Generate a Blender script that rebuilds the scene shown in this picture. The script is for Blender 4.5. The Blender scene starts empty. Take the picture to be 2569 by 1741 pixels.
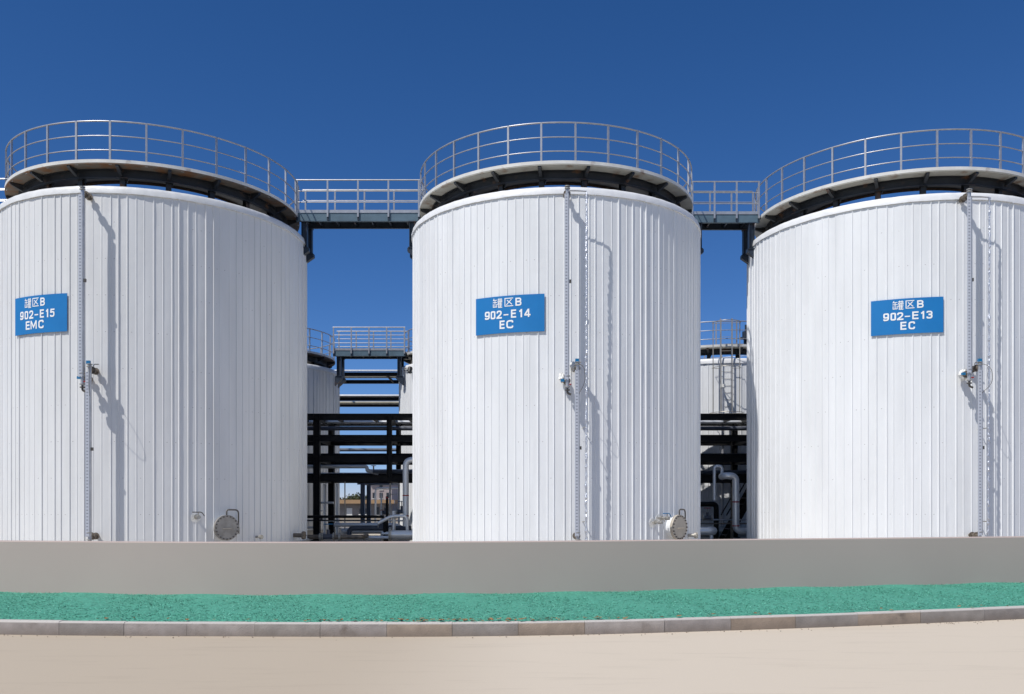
import bpy, math, random
from math import sin, cos, tan, atan2, pi, radians, sqrt, asin
from mathutils import Vector, Matrix

rng = random.Random(7)
scene = bpy.context.scene
COL = scene.collection

# ------------------------------------------------------------------ camera figures
F, CX, HZ, EYE = 2200.0, 1284.5, 1255.0, 1.6      # focal length and horizon of the 2569 px photograph


def P(px, py, Y):
    return Vector(((px - CX) / F * Y, Y, EYE + (HZ - py) / F * Y))


def hit(px, tank, r):
    """angle round the tank (0 = facing -Y, + = towards +X) and depth where the sight line meets radius r"""
    cx, cy = tank
    t = (px - CX) / F
    a = t * t + 1
    b = -2 * (t * cx + cy)
    c = cx * cx + cy * cy - r * r
    d = max(b * b - 4 * a * c, 0)
    y = (-b - sqrt(d)) / (2 * a)
    x = t * y
    return atan2(x - cx, -(y - cy)), y


def zat(py, depth):
    return EYE + (HZ - py) / F * depth


# ------------------------------------------------------------------ mesh builder
class MB:
    def __init__(self):
        self.v, self.f = [], []

    def add(self, vs, fs):
        n = len(self.v)
        self.v += [tuple(p) for p in vs]
        self.f += [tuple(i + n for i in q) for q in fs]
        return self

    def box(self, c, s, rot=None):
        cx, cy, cz = c
        hx, hy, hz = s[0] / 2, s[1] / 2, s[2] / 2
        vs = [Vector((sx * hx, sy * hy, sz * hz)) for sz in (-1, 1) for sy in (-1, 1) for sx in (-1, 1)]
        if rot is not None:
            vs = [rot @ p for p in vs]
        vs = [(p.x + cx, p.y + cy, p.z + cz) for p in vs]
        return self.add(vs, [(0, 2, 3, 1), (4, 5, 7, 6), (0, 1, 5, 4), (2, 6, 7, 3), (0, 4, 6, 2), (1, 3, 7, 5)])

    def bar(self, a, b, w, h, up=(0, 0, 1)):
        a, b = Vector(a), Vector(b)
        d = b - a
        L = d.length
        d.normalize()
        u = Vector(up)
        if abs(d.dot(u)) > .95:
            u = Vector((0, 1, 0))
        s = d.cross(u).normalized()
        u = s.cross(d).normalized()
        m = Matrix((d, s, u)).transposed()
        return self.box((a + b) / 2, (L, w, h), m)

    def hbeam(self, a, b, w, h, t=.02, up=(0, 0, 1)):
        """I section: two flanges and a web between points a and b"""
        a, b = Vector(a), Vector(b)
        d = (b - a).normalized()
        u = Vector(up)
        if abs(d.dot(u)) > .95:
            u = Vector((0, 1, 0))
        s = d.cross(u).normalized()
        u = s.cross(d).normalized()
        o = u * (h / 2 - t / 2)
        self.bar(a + o, b + o, w, t, u)
        self.bar(a - o, b - o, w, t, u)
        self.bar(a, b, t, h - 2 * t, u)
        return self

    def tube(self, pts, r, n=10, caps=True):
        pts = [Vector(p) for p in pts]
        rs = r if isinstance(r, (list, tuple)) else [r] * len(pts)
        rings = []
        prev = None
        for i, p in enumerate(pts):
            if i == 0:
                d = pts[1] - p
            elif i == len(pts) - 1:
                d = p - pts[i - 1]
            else:
                d = (pts[i + 1] - p).normalized() + (p - pts[i - 1]).normalized()
            d.normalize()
            if prev is None:
                u = Vector((0, 0, 1)) if abs(d.z) < .9 else Vector((0, 1, 0))
            else:
                u = prev
            s = d.cross(u).normalized()
            u = s.cross(d).normalized()
            prev = u
            k = 1.0
            if 0 < i < len(pts) - 1:
                k = 1 / max(.5, (pts[i + 1] - p).normalized().dot(d))
            rings.append([p + (s * cos(2 * pi * j / n) + u * sin(2 * pi * j / n)) * rs[i] * (k if False else 1) for j in range(n)])
        vs = [q for ring in rings for q in ring]
        fs = []
        for i in range(len(rings) - 1):
            for j in range(n):
                k = (j + 1) % n
                fs.append((i * n + j, i * n + k, (i + 1) * n + k, (i + 1) * n + j))
        if caps:
            fs.append(tuple(range(n - 1, -1, -1)))
            fs.append(tuple((len(rings) - 1) * n + j for j in range(n)))
        return self.add(vs, fs)

    def cyl(self, a, b, r, n=16):
        return self.tube([a, b], r, n)

    def lathe(self, prof, n=64, a0=0.0, a1=2 * pi, close=False, c=(0, 0, 0)):
        full = abs(a1 - a0 - 2 * pi) < 1e-6
        m = n if full else n + 1
        vs = []
        for j in range(m):
            a = a0 + (a1 - a0) * j / n
            for (r, z) in prof:
                vs.append((c[0] + r * sin(a), c[1] - r * cos(a), c[2] + z))
        k = len(prof)
        fs = []
        kk = k if close else k - 1
        for j in range(n):
            jn = (j + 1) % m
            for i in range(kk):
                i2 = (i + 1) % k
                fs.append((j * k + i, jn * k + i, jn * k + i2, j * k + i2))
        return self.add(vs, fs)

    def build(self, name, mat, parent=None, smooth=35):
        me = bpy.data.meshes.new(name)
        me.from_pydata(self.v, [], self.f)
        me.materials.append(mat)
        if smooth:
            me.polygons.foreach_set('use_smooth', [True] * len(me.polygons))
            me.set_sharp_from_angle(angle=radians(smooth))
        me.update()
        o = bpy.data.objects.new(name, me)
        COL.objects.link(o)
        if parent is not None:
            o.parent = parent
        return o


def fillet(pts, r, n=5):
    pts = [Vector(p) for p in pts]
    out = [pts[0]]
    for i in range(1, len(pts) - 1):
        a, b, c = pts[i - 1], pts[i], pts[i + 1]
        d1, d2 = (a - b), (c - b)
        k = min(r, d1.length * .49, d2.length * .49)
        p1, p2 = b + d1.normalized() * k, b + d2.normalized() * k
        for j in range(n + 1):
            t = j / n
            out.append(p1 * (1 - t) ** 2 + b * 2 * t * (1 - t) + p2 * t * t)
    out.append(pts[-1])
    return out


def tag(o, label=None, cat=None, group=None, kind=None):
    if label:
        o['label'] = label
    if cat:
        o['category'] = cat
    if group:
        o['group'] = group
    if kind:
        o['kind'] = kind
    return o


def empty(name, loc=(0, 0, 0), rz=0.0, parent=None):
    o = bpy.data.objects.new(name, None)
    COL.objects.link(o)
    o.location = loc
    o.rotation_euler = (0, 0, rz)
    o.empty_display_size = .3
    if parent is not None:
        o.parent = parent
    return o


def copy_tree(o, parent=None):
    c = o.copy()
    COL.objects.link(c)
    if parent is not None:
        c.parent = parent
    for ch in list(o.children):
        copy_tree(ch, c)
    return c


# ------------------------------------------------------------------ materials
def mat(name, col, rough=.6, metal=0.0, noise=0.0, nscale=3.0, bump=0.0, bscale=20.0, stretch=(1, 1, 1), rust=0.0, spec=.5):
    m = bpy.data.materials.new(name)
    m.use_nodes = True
    nt = m.node_tree
    b = nt.nodes['Principled BSDF']
    b.inputs['Base Color'].default_value = (*col, 1)
    b.inputs['Roughness'].default_value = rough
    b.inputs['Metallic'].default_value = metal
    b.inputs['Specular IOR Level'].default_value = spec
    tc = nt.nodes.new('ShaderNodeTexCoord')
    mp = nt.nodes.new('ShaderNodeMapping')
    mp.inputs['Scale'].default_value = stretch
    nt.links.new(tc.outputs['Object'], mp.inputs['Vector'])
    last = None
    if noise:
        n = nt.nodes.new('ShaderNodeTexNoise')
        n.inputs['Scale'].default_value = nscale
        n.inputs['Detail'].default_value = 6
        nt.links.new(mp.outputs['Vector'], n.inputs['Vector'])
        r = nt.nodes.new('ShaderNodeValToRGB')
        lo = [max(0, c * (1 - noise)) for c in col]
        hi = [min(1, c * (1 + noise * .6)) for c in col]
        r.color_ramp.elements[0].position = .3
        r.color_ramp.elements[1].position = .72
        r.color_ramp.elements[0].color = (*lo, 1)
        r.color_ramp.elements[1].color = (*hi, 1)
        nt.links.new(n.outputs['Fac'], r.inputs['Fac'])
        last = r.outputs['Color']
        nt.links.new(last, b.inputs['Base Color'])
    if rust:
        n2 = nt.nodes.new('ShaderNodeTexNoise')
        n2.inputs['Scale'].default_value = 2.3
        n2.inputs['Detail'].default_value = 8
        nt.links.new(mp.outputs['Vector'], n2.inputs['Vector'])
        r2 = nt.nodes.new('ShaderNodeValToRGB')
        r2.color_ramp.elements[0].position = .62 - rust * .2
        r2.color_ramp.elements[1].position = .80 - rust * .2
        mx = nt.nodes.new('ShaderNodeMix')
        mx.data_type = 'RGBA'
        nt.links.new(n2.outputs['Fac'], r2.inputs['Fac'])
        nt.links.new(r2.outputs['Color'], mx.inputs[0])
        if last is not None:
            nt.links.new(last, mx.inputs[6])
        else:
            mx.inputs[6].default_value = (*col, 1)
        mx.inputs[7].default_value = (.16, .075, .03, 1)
        nt.links.new(mx.outputs[2], b.inputs['Base Color'])
    if bump:
        n3 = nt.nodes.new('ShaderNodeTexNoise')
        n3.inputs['Scale'].default_value = bscale
        n3.inputs['Detail'].default_value = 4
        nt.links.new(mp.outputs['Vector'], n3.inputs['Vector'])
        bp = nt.nodes.new('ShaderNodeBump')
        bp.inputs['Strength'].default_value = bump
        bp.inputs['Distance'].default_value = .02
        nt.links.new(n3.outputs['Fac'], bp.inputs['Height'])
        nt.links.new(bp.outputs['Normal'], b.inputs['Normal'])
    return m


def shell_mat(name, col):
    """white painted sheet: faint vertical dirt, soft dents and rows of screw heads"""
    m = mat(name, col, rough=.42, noise=.07, nscale=1.3, stretch=(1.6, 1.6, .25))
    nt = m.node_tree
    N, L = nt.nodes, nt.links
    b = N['Principled BSDF']
    tc = N.new('ShaderNodeTexCoord')
    sp = N.new('ShaderNodeSeparateXYZ')
    L.new(tc.outputs['Object'], sp.inputs[0])

    def M(op, a, c=None):
        n = N.new('ShaderNodeMath')
        n.operation = op
        for i, q in enumerate((a, c)):
            if q is None:
                continue
            if isinstance(q, (int, float)):
                n.inputs[i].default_value = q
            else:
                L.new(q, n.inputs[i])
        return n.outputs[0]
    ang = M('ARCTAN2', sp.outputs['X'], sp.outputs['Y'])
    fa = M('FRACT', M('MULTIPLY', ang, 64 / pi))
    fz = M('FRACT', M('DIVIDE', M('ADD', sp.outputs['Z'], .35), 1.03))
    da = M('LESS_THAN', M('ABSOLUTE', M('SUBTRACT', fa, .5)), .055)
    dz = M('LESS_THAN', M('ABSOLUTE', M('SUBTRACT', fz, .5)), .011)
    # some screws left out where the noise is low
    nz = N.new('ShaderNodeTexNoise')
    nz.inputs['Scale'].default_value = 2.2
    L.new(tc.outputs['Object'], nz.inputs['Vector'])
    dots = M('MULTIPLY', M('MULTIPLY', da, dz), M('GREATER_THAN', nz.outputs['Fac'], .54))
    old = b.inputs['Base Color'].links[0].from_socket
    mx = N.new('ShaderNodeMix')
    mx.data_type = 'RGBA'
    L.new(M('MULTIPLY', dots, .5), mx.inputs[0])
    L.new(old, mx.inputs[6])
    mx.inputs[7].default_value = (.16, .15, .15, 1)
    # fine darker weeping below the lap seams
    L.new(mx.outputs[2], b.inputs['Base Color'])
    n3 = N.new('ShaderNodeTexNoise')
    n3.inputs['Scale'].default_value = 2.6
    n3.inputs['Detail'].default_value = 3
    L.new(tc.outputs['Object'], n3.inputs['Vector'])
    bp = N.new('ShaderNodeBump')
    bp.inputs['Strength'].default_value = .16
    bp.inputs['Distance'].default_value = .05
    L.new(n3.outputs['Fac'], bp.inputs['Height'])
    L.new(bp.outputs['Normal'], b.inputs['Normal'])
    return m


M_WHITE = shell_mat('white_sheet', (.79, .81, .835))
M_DULL = shell_mat('greyer_white_sheet', (.73, .74, .75))  # white sheet in a slightly greyer tone
M_BAND = mat('white_flashing', (.80, .81, .83), rough=.4, noise=.06, nscale=4, bump=.5, bscale=5)
M_ROOF = mat('roof_sheet', (.72, .73, .74), rough=.5)
M_DECK = mat('deck_paint', (.38, .37, .33), rough=.6, noise=.15, nscale=2.5, rust=.25)
M_DECK2 = mat('rusty_deck_paint', (.15, .125, .10), rough=.7, noise=.3, nscale=2.5, rust=.8)
M_TOE = mat('toe_plate_paint', (.70, .70, .68), rough=.5, noise=.12, nscale=3, rust=.12)
M_GALV = mat('galvanised_tube', (.46, .47, .50), rough=.38, metal=.55, noise=.15, nscale=6)
M_NAVY = mat('dark_steel_paint', (.022, .034, .055), rough=.45, noise=.3, nscale=4, rust=.12)
M_CHAN = mat('blue_grey_channel', (.10, .16, .21), rough=.45, noise=.15, nscale=3)
M_BLACK = mat('black_steel_paint', (.007, .007, .008), rough=.6, noise=.3, nscale=3, spec=.25)
M_POST = mat('blue_grey_post', (.11, .13, .17), rough=.5, noise=.15)
M_INNER = mat('dark_chequer_plate', (.028, .024, .021), rough=.6, noise=.4, nscale=5, rust=.25)
M_RUST = mat('rusty_edge', (.09, .055, .035), rough=.8, noise=.5, nscale=9)
M_GIRD = mat('girder_paint', (.016, .019, .024), rough=.5, noise=.3, nscale=3, rust=.2)
M_ALU = mat('aluminium_cladding', (.78, .80, .83), rough=.34, metal=.5, bump=.15, bscale=8)
M_FOIL = mat('crinkled_foil', (.62, .65, .72), rough=.34, metal=.8, bump=.9, bscale=40)
M_DARKPIPE = mat('dull_blue_pipe', (.085, .095, .125), rough=.4, noise=.2)
M_BROWN = mat('bare_pipe', (.20, .17, .14), rough=.5, metal=.4, noise=.3, nscale=8)
M_STEEL = mat('stainless_flange', (.46, .44, .40), rough=.42, metal=.55, noise=.18, nscale=4)
M_BEIGE = mat('beige_cover', (.52, .47, .40), rough=.55, metal=.1, noise=.12, nscale=5)
M_BOLT = mat('bolt_steel', (.12, .11, .10), rough=.5, metal=.6)
M_BLUE = mat('sign_blue', (.012, .185, .50), rough=.35, noise=.05, nscale=2)
M_BLUEH = mat('handle_blue', (.01, .16, .36), rough=.4)
M_LETTER = mat('white_lettering', (.86, .88, .90), rough=.5)
M_RED = mat('red_band', (.35, .02, .03), rough=.5)
M_WRAP = mat('white_wrap', (.80, .80, .78), rough=.5, bump=1.0, bscale=25)
M_WALL = mat('grey_render', (.485, .39, .355), rough=.85, noise=.035, nscale=.5, bump=.05, bscale=60)


def scale_mat():
    m = bpy.data.materials.new('scale_plate')
    m.use_nodes = True
    nt = m.node_tree
    N, L = nt.nodes, nt.links
    b = N['Principled BSDF']
    b.inputs['Roughness'].default_value = .4
    tc = N.new('ShaderNodeTexCoord')
    sp = N.new('ShaderNodeSeparateXYZ')
    L.new(tc.outputs['Object'], sp.inputs[0])
    f = N.new('ShaderNodeMath')
    f.operation = 'MULTIPLY'
    f.inputs[1].default_value = 1 / .09
    L.new(sp.outputs['Z'], f.inputs[0])
    fr = N.new('ShaderNodeMath')
    fr.operation = 'FRACT'
    L.new(f.outputs[0], fr.inputs[0])
    lt = N.new('ShaderNodeMath')
    lt.operation = 'LESS_THAN'
    lt.inputs[1].default_value = .34
    L.new(fr.outputs[0], lt.inputs[0])
    ax = N.new('ShaderNodeMath')
    ax.operation = 'ADD'
    ax.inputs[1].default_value = .012
    L.new(sp.outputs['X'], ax.inputs[0])
    ab = N.new('ShaderNodeMath')
    ab.operation = 'ABSOLUTE'
    L.new(ax.outputs[0], ab.inputs[0])
    nr = N.new('ShaderNodeMath')
    nr.operation = 'LESS_THAN'
    nr.inputs[1].default_value = .026
    L.new(ab.outputs[0], nr.inputs[0])
    ml = N.new('ShaderNodeMath')
    ml.operation = 'MULTIPLY'
    L.new(lt.outputs[0], ml.inputs[0])
    L.new(nr.outputs[0], ml.inputs[1])
    mx = N.new('ShaderNodeMix')
    mx.data_type = 'RGBA'
    mx.inputs[6].default_value = (.48, .51, .58, 1)
    mx.inputs[7].default_value = (.24, .26, .31, 1)
    L.new(ml.outputs[0], mx.inputs[0])
    L.new(mx.outputs[2], b.inputs['Base Color'])
    return m


M_SCALE = scale_mat()

# ------------------------------------------------------------------ tanks


def ribbed_shell(R, z0, z1, N, seed, h=.027):
    r_ = random.Random(seed)
    angs = []
    for i in range(N):
        angs.append(2 * pi * (i + r_.uniform(-.15, .15)) / N)
    prof = []
    for i, a in enumerate(angs):
        w = .021 / R * r_.uniform(.75, 1.25)
        hh = h * r_.choice((.35, .5, .7, .9, 1.15)) * r_.uniform(.85, 1.15)
        nx = angs[(i + 1) % N] + (2 * pi if i == N - 1 else 0)
        prof += [(a - w, 0, 0), (a - w * .45, hh, 0), (a + w * .45, hh, 0), (a + w, 0, 0)]
        for t in (.33, .67):
            prof.append((a + w + (nx - a - 2 * w) * t, 0, r_.uniform(-.006, .006)))
    rows = int((z1 - z0) / .5)
    mb = MB()
    vs = []
    k = len(prof)
    wob = [[r_.gauss(0, .0022) for _ in range(k)] for _ in range(rows + 1)]
    lean = [r_.uniform(-.0007, .0007) for _ in range(k)]
    for q in range(rows + 1):
        z = z0 + (z1 - z0) * q / rows
        for j, (a, dr, pil) in enumerate(prof):
            rr = R + dr + (pil + wob[q][j] if dr == 0 and pil != 0 else wob[q][j] * .15)
            vs.append((rr * sin(a), -rr * cos(a), z))
    fs = []
    for q in range(rows):
        for j in range(k):
            j2 = (j + 1) % k
            fs.append((q * k + j, q * k + j2, (q + 1) * k + j2, (q + 1) * k + j))
    return mb.add(vs, fs)


def band(R, z1, seed, n=260, hgt=.225):
    r_ = random.Random(seed)
    prof = [(.006, -hgt - .002), (.050, -hgt - .004), (.048, -hgt * .75), (.030, -hgt * .45), (.018, -hgt * .2), (-.02, -.012), (-.07, 0)]
    ph = [r_.uniform(0, 6.28) for _ in range(8)]
    vs = []
    k = len(prof)
    for j in range(n):
        a = 2 * pi * j / n
        for i, (dr, dz) in enumerate(prof):
            w = sum(sin(a * fq + ph[q] + i * .7) for q, fq in enumerate((37, 53, 71, 90)))
            g = .0028 * w * (1 if 0 < i < 6 else .4) + r_.gauss(0, .0012)
            zz = dz + (.004 * sin(a * 23 + ph[5]) + r_.gauss(0, .0025) if i < 2 else 0)
            rr = R + dr + g
            vs.append((rr * sin(a), -rr * cos(a), z1 + zz))
    fs = []
    for j in range(n):
        jn = (j + 1) % n
        for i in range(k - 1):
            fs.append((j * k + i, jn * k + i, jn * k + i + 1, j * k + i + 1))
    return MB().add(vs, fs)


def pol(r, a, z=0.0):
    return Vector((r * sin(a), -r * cos(a), z))


def make_tank(loc, R, ztop, deck_z, Rd, rail_h, nribs, seed, label, group, shell_m, deck_m, n_posts, post_phase,
              n_br, br_phase, post_w=.055):
    t = empty('storage_tank', loc)
    tag(t, label, 'storage tank', group)
    ribbed_shell(R, .05, ztop - .2, nribs, seed).build('shell', shell_m, t, 25)
    bd = band(R, ztop, seed + 1).build('rim_band', M_BAND if shell_m is M_WHITE else M_BAND2, t, 60)
    MB().lathe([(R - .06, ztop - .004), (R * .75, ztop + .12), (R * .4, ztop + .28), (.02, ztop + .36)], 72).build('roof', M_ROOF, t)
    MB().lathe([(R + .12, 0), (R + .12, .25), (R - .1, .25)], 72).build('plinth', M_CONC, t, 30)
    # deck ring with its upstand
    Ri = Rd - 1.43
    Rg = Rd - .46
    dk = MB()
    dk.lathe([(Rg + .002, deck_z), (Rd, deck_z), (Rd, deck_z + .03), (Rd - .012, deck_z + .03), (Rd - .012, deck_z + .012), (Rg + .002, deck_z + .012)], 120, close=True)
    deck = dk.build('walkway_deck', deck_m, t, 30)
    MB().lathe([(Rd - .008, deck_z + .032), (Rd + .004, deck_z + .032), (Rd + .004, deck_z + .125), (Rd - .008, deck_z + .125)], 120, close=True).build('toe_plate', M_TOE, deck, 30)
    MB().lathe([(Ri, deck_z), (Rg, deck_z), (Rg, deck_z + .012), (Ri, deck_z + .012)], 120, close=True).build('inner_deck', M_INNER, deck, 30)
    MB().lathe([(Ri + .01, deck_z - .002), (Ri + .01, deck_z - .07), (Ri + .03, deck_z - .07), (Ri + .03, deck_z - .002)], 120, close=True).build('inner_rim', M_RUST, deck, 30)
    MB().lathe([(Rg - .03, deck_z - .005), (Rg + .09, deck_z - .005), (Rg + .09, deck_z - .017), (Rg, deck_z - .017), (Rg, deck_z - .24),
                (Rg + .09, deck_z - .24), (Rg + .09, deck_z - .252), (Rg - .03, deck_z - .252)], 120, close=True).build('girder', M_GIRD, deck, 30)
    for i in range(n_br):
        a = radians(br_phase) + 2 * pi * i / n_br
        m = MB()
        # tapered radial outrigger
        s = pol(1, a + pi / 2)
        for d in (-.035, .035):
            pass
        o, q = pol(Rd - .02, a), pol(Rg + .095, a)
        w = .045
        zs = deck_z - .004
        vs = [o + s * w + Vector((0, 0, zs)), o - s * w + Vector((0, 0, zs)), o + s * w + Vector((0, 0, zs - .06)), o - s * w + Vector((0, 0, zs - .06)),
              q + s * w + Vector((0, 0, zs)), q - s * w + Vector((0, 0, zs)), q + s * w + Vector((0, 0, zs - .2)), q - s * w + Vector((0, 0, zs - .2))]
        m.add(vs, [(0, 1, 3, 2), (4, 6, 7, 5), (0, 4, 5, 1), (2, 3, 7, 6), (0, 2, 6, 4), (1, 5, 7, 3)])
        m.build('bracket', M_GIRD, deck, 30)
        m = MB()
        rp = Rg - .13
        b0, b1 = pol(rp, a, ztop - .02), pol(rp, a, deck_z - .012)
        m.hbeam(b0, b1, .15, .15, .014, up=pol(1, a))
        g0, g1 = pol(rp - .02, a + .20 / rp, deck_z - .02), pol(rp - .02, a + .02, deck_z - .30)
        m.bar(g0, g1, .06, .05)
        m.build('post', M_GIRD, deck, 30)
    # railing
    ra = MB()
    rr = Rd - .035
    zt = deck_z + rail_h
    nseg = n_posts * 4
    for zz, r in ((zt, .024), (zt - rail_h * .34, .017), (zt - rail_h * .67, .017)):
        ring = [pol(rr, radians(post_phase) + 2 * pi * j / nseg, zz) for j in range(nseg)]
        n = 8
        vs, fs = [], []
        for j, p in enumerate(ring):
            rad = Vector((p.x, p.y, 0)).normalized()
            for q in range(n):
                vs.append(p + rad * r * cos(2 * pi * q / n) + Vector((0, 0, r * sin(2 * pi * q / n))))
        for j in range(nseg):
            jn = (j + 1) % nseg
            for q in range(n):
                q2 = (q + 1) % n
                fs.append((j * n + q, jn * n + q, jn * n + q2, j * n + q2))
        ra.add(vs, fs)
    rail = ra.build('railing', M_GALV, t, 50)
    pm = MB()
    pm.box((0, 0, rail_h / 2), (post_w, .05, rail_h))
    pm.box((0, .012, .03), (post_w * 1.5, .03, .10))
    first = None
    for i in range(n_posts):
        a = radians(post_phase) + 2 * pi * i / n_posts
        o = pm.build('rail_post', M_GALV, rail, 30) if first is None else first.copy()
        if first is None:
            first = o
        else:
            COL.objects.link(o)
        o.parent = rail
        o.location = pol(rr, a, deck_z + .015)
        o.rotation_euler = (0, 0, a)
    return t


M_BAND2 = mat('greyer_white_flashing', (.73, .74, .75), rough=.42, noise=.08, nscale=4, bump=.5, bscale=5)  # rim flashing in the same greyer white
M_CONC = mat('plinth_concrete', (.38, .37, .35), rough=.9, noise=.12, nscale=2)

T15, T14, T13 = (-11.78, 29.40), (1.448, 29.49), (12.97, 29.95)
RT, ZT, DZ, RD, RH = 4.75, 10.46, 11.15, 4.53, 1.22
FRONT = 'big white tanks in the front row'
tanks = {}
tanks['15'] = make_tank((*T15, 0), RT, ZT, DZ, RD, RH, 128, 11, 'white ribbed storage tank bearing the 902-E15 EMC sign, with a rusty walkway underside',
                        FRONT, M_DULL, M_DECK2, 29, 4.6, 20, 7)
tanks['14'] = make_tank((*T14, 0), RT, ZT, DZ, RD, RH, 128, 22, 'bright white ribbed storage tank bearing the 902-E14 EC sign, in the middle',
                        FRONT, M_WHITE, M_DECK, 29, 4.6, 20, 9.5)
tanks['13'] = make_tank((*T13, 0), RT, ZT, DZ, RD, RH, 128, 33, 'white ribbed storage tank bearing the 902-E13 EC sign, cut by the right edge',
                        FRONT, M_WHITE, M_DECK, 29, 4.6, 20, 7)
BACK = 'smaller white tanks in the back row'
B1, B2, B3 = (-12.36, 42.0), (-1.36, 42.0), (9.7, 42.0)
BZ, BD, BRD, BRH = 7.77, 8.27, 3.82, 1.14
make_tank((*B1, 0), 4.0, BZ, BD, BRD, BRH, 108, 44, 'smaller grey-shaded tank behind tank E15, left of the lower far walkway', BACK, M_DULL, M_DECK2, 27, 3, 16, 5)
make_tank((*B2, 0), 4.0, BZ, BD, BRD, BRH, 108, 55, 'smaller white tank mostly hidden behind tank E14, right of the lower far walkway', BACK, M_WHITE, M_DECK, 27, 3, 16, 5)
make_tank((*B3, 0), 4.0, BZ, BD, BRD, BRH, 108, 66, 'smaller white tank with a caged ladder, seen between tanks E14 and E13', BACK, M_WHITE, M_DECK, 27, -12, 16, 5)

# ------------------------------------------------------------------ tank fittings: manholes and nozzles (parts of their tank)


def manhole(tank, tk, px, py, cover_m, davit=True):
    a, d = hit(px, tk, RT + .28)
    z = zat(py, d)
    r = .375
    hub = empty('manhole', pol(RT, a, z), a, tank)
    MB().cyl((0, .1, 0), (0, -.22, 0), .30, 28).build('neck', M_WHITE, hub)
    c, bolts = MB(), []
    c.cyl((0, -.20, 0), (0, -.235, 0), r, 40)
    c.cyl((0, -.242, 0), (0, -.29, 0), r, 40)
    for i in range(20):
        b = 2 * pi * i / 20
        bolts.append(((cos(b) * .335, -.19, sin(b) * .335), (cos(b) * .335, -.322, sin(b) * .335)))
    c.tube(fillet([(-.13, -.28, -.02), (-.13, -.35, -.02), (.13, -.35, -.02), (.13, -.28, -.02)], .04), .012, 8)
    cov = c.build('cover', cover_m, hub)
    for (p, q) in bolts:
        MB().cyl(p, q, .021, 6).build('bolt', M_BOLT, hub)
    if davit:
        MB().tube(fillet([(.40, -.20, -.16), (.40, -.20, .52), (0, -.27, .53), (0, -.27, .36)], .12, 6), .022, 10).build('davit_arm', M_BOLT, hub)
        MB().box((.40, -.16, -.1), (.07, .1, .2)).build('davit_socket', M_STEEL, hub)
    return a, z


def nozzle(tank, tk, px, py, L=.3, r=.05, m=None, name='nozzle'):
    a, d = hit(px, tk, RT + L)
    z = zat(py, d)
    b = MB()
    b.cyl((0, .05, 0), (0, -L, 0), r, 14)
    b.cyl((0, -L + .03, 0), (0, -L, 0), r * 1.9, 18)
    b.cyl((0, -L - .004, 0), (0, -L - .03, 0), r * 1.9, 18)
    for i in range(6):
        q = 2 * pi * i / 6
        b.cyl((cos(q) * r * 1.5, -L + .05, sin(q) * r * 1.5), (cos(q) * r * 1.5, -L - .05, sin(q) * r * 1.5), r * .2, 6)
    o = b.build(name, m or M_STEEL, tank)
    o.location = pol(RT, a, z)
    o.rotation_euler = (0, 0, a)
    return o


def small_valve(tank, tk, px, py, handle_m, s=1.0):
    a, d = hit(px, tk, RT + .3)
    z = zat(py, d)
    h = empty('sample_valve', pol(RT, a, z), a, tank)
    b = MB()
    b.cyl((0, .05, 0), (0, -.26, 0), .035 * s, 12)
    b.cyl((0, -.10, 0), (0, -.13, 0), .075 * s, 16)
    b.cyl((0, -.26, 0), (0, -.40, 0), .055 * s, 14)
    b.cyl((0, -.33, 0), (0, -.33, .13), .018 * s, 8)
    b.build('body', M_STEEL, h)
    hb = MB()
    hb.tube(fillet([(-.17, -.33, .14), (.10, -.33, .14), (.17, -.33, .02)], .06), .014 * s, 8)
    hb.build('handle', handle_m, h)
    MB().cyl((0, -.01, -.02), (0, .03, -.02), .14, 20).build('collar', M_WRAP, h)
    return h


M_COVER = mat('weathered_cover', (.37, .35, .32), rough=.5, metal=.3, noise=.25, nscale=5)
manhole(tanks['15'], T15, 569, 1324, M_COVER)
manhole(tanks['14'], T14, 1705, 1323, M_BEIGE)
small_valve(tanks['15'], T15, 497, 1297, M_BOLT)
small_valve(tanks['14'], T14, 1672, 1300, M_BLUEH)
small_valve(tanks['14'], T14, 1655, 1311, M_STEEL, .8)
nozzle(tanks['15'], T15, 655, 1347, .22, .035)
nozzle(tanks['15'], T15, 762, 1343, .35, .07, M_BROWN)
nozzle(tanks['14'], T14, 1746, 1343, .25, .05)

# ------------------------------------------------------------------ signs


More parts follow.
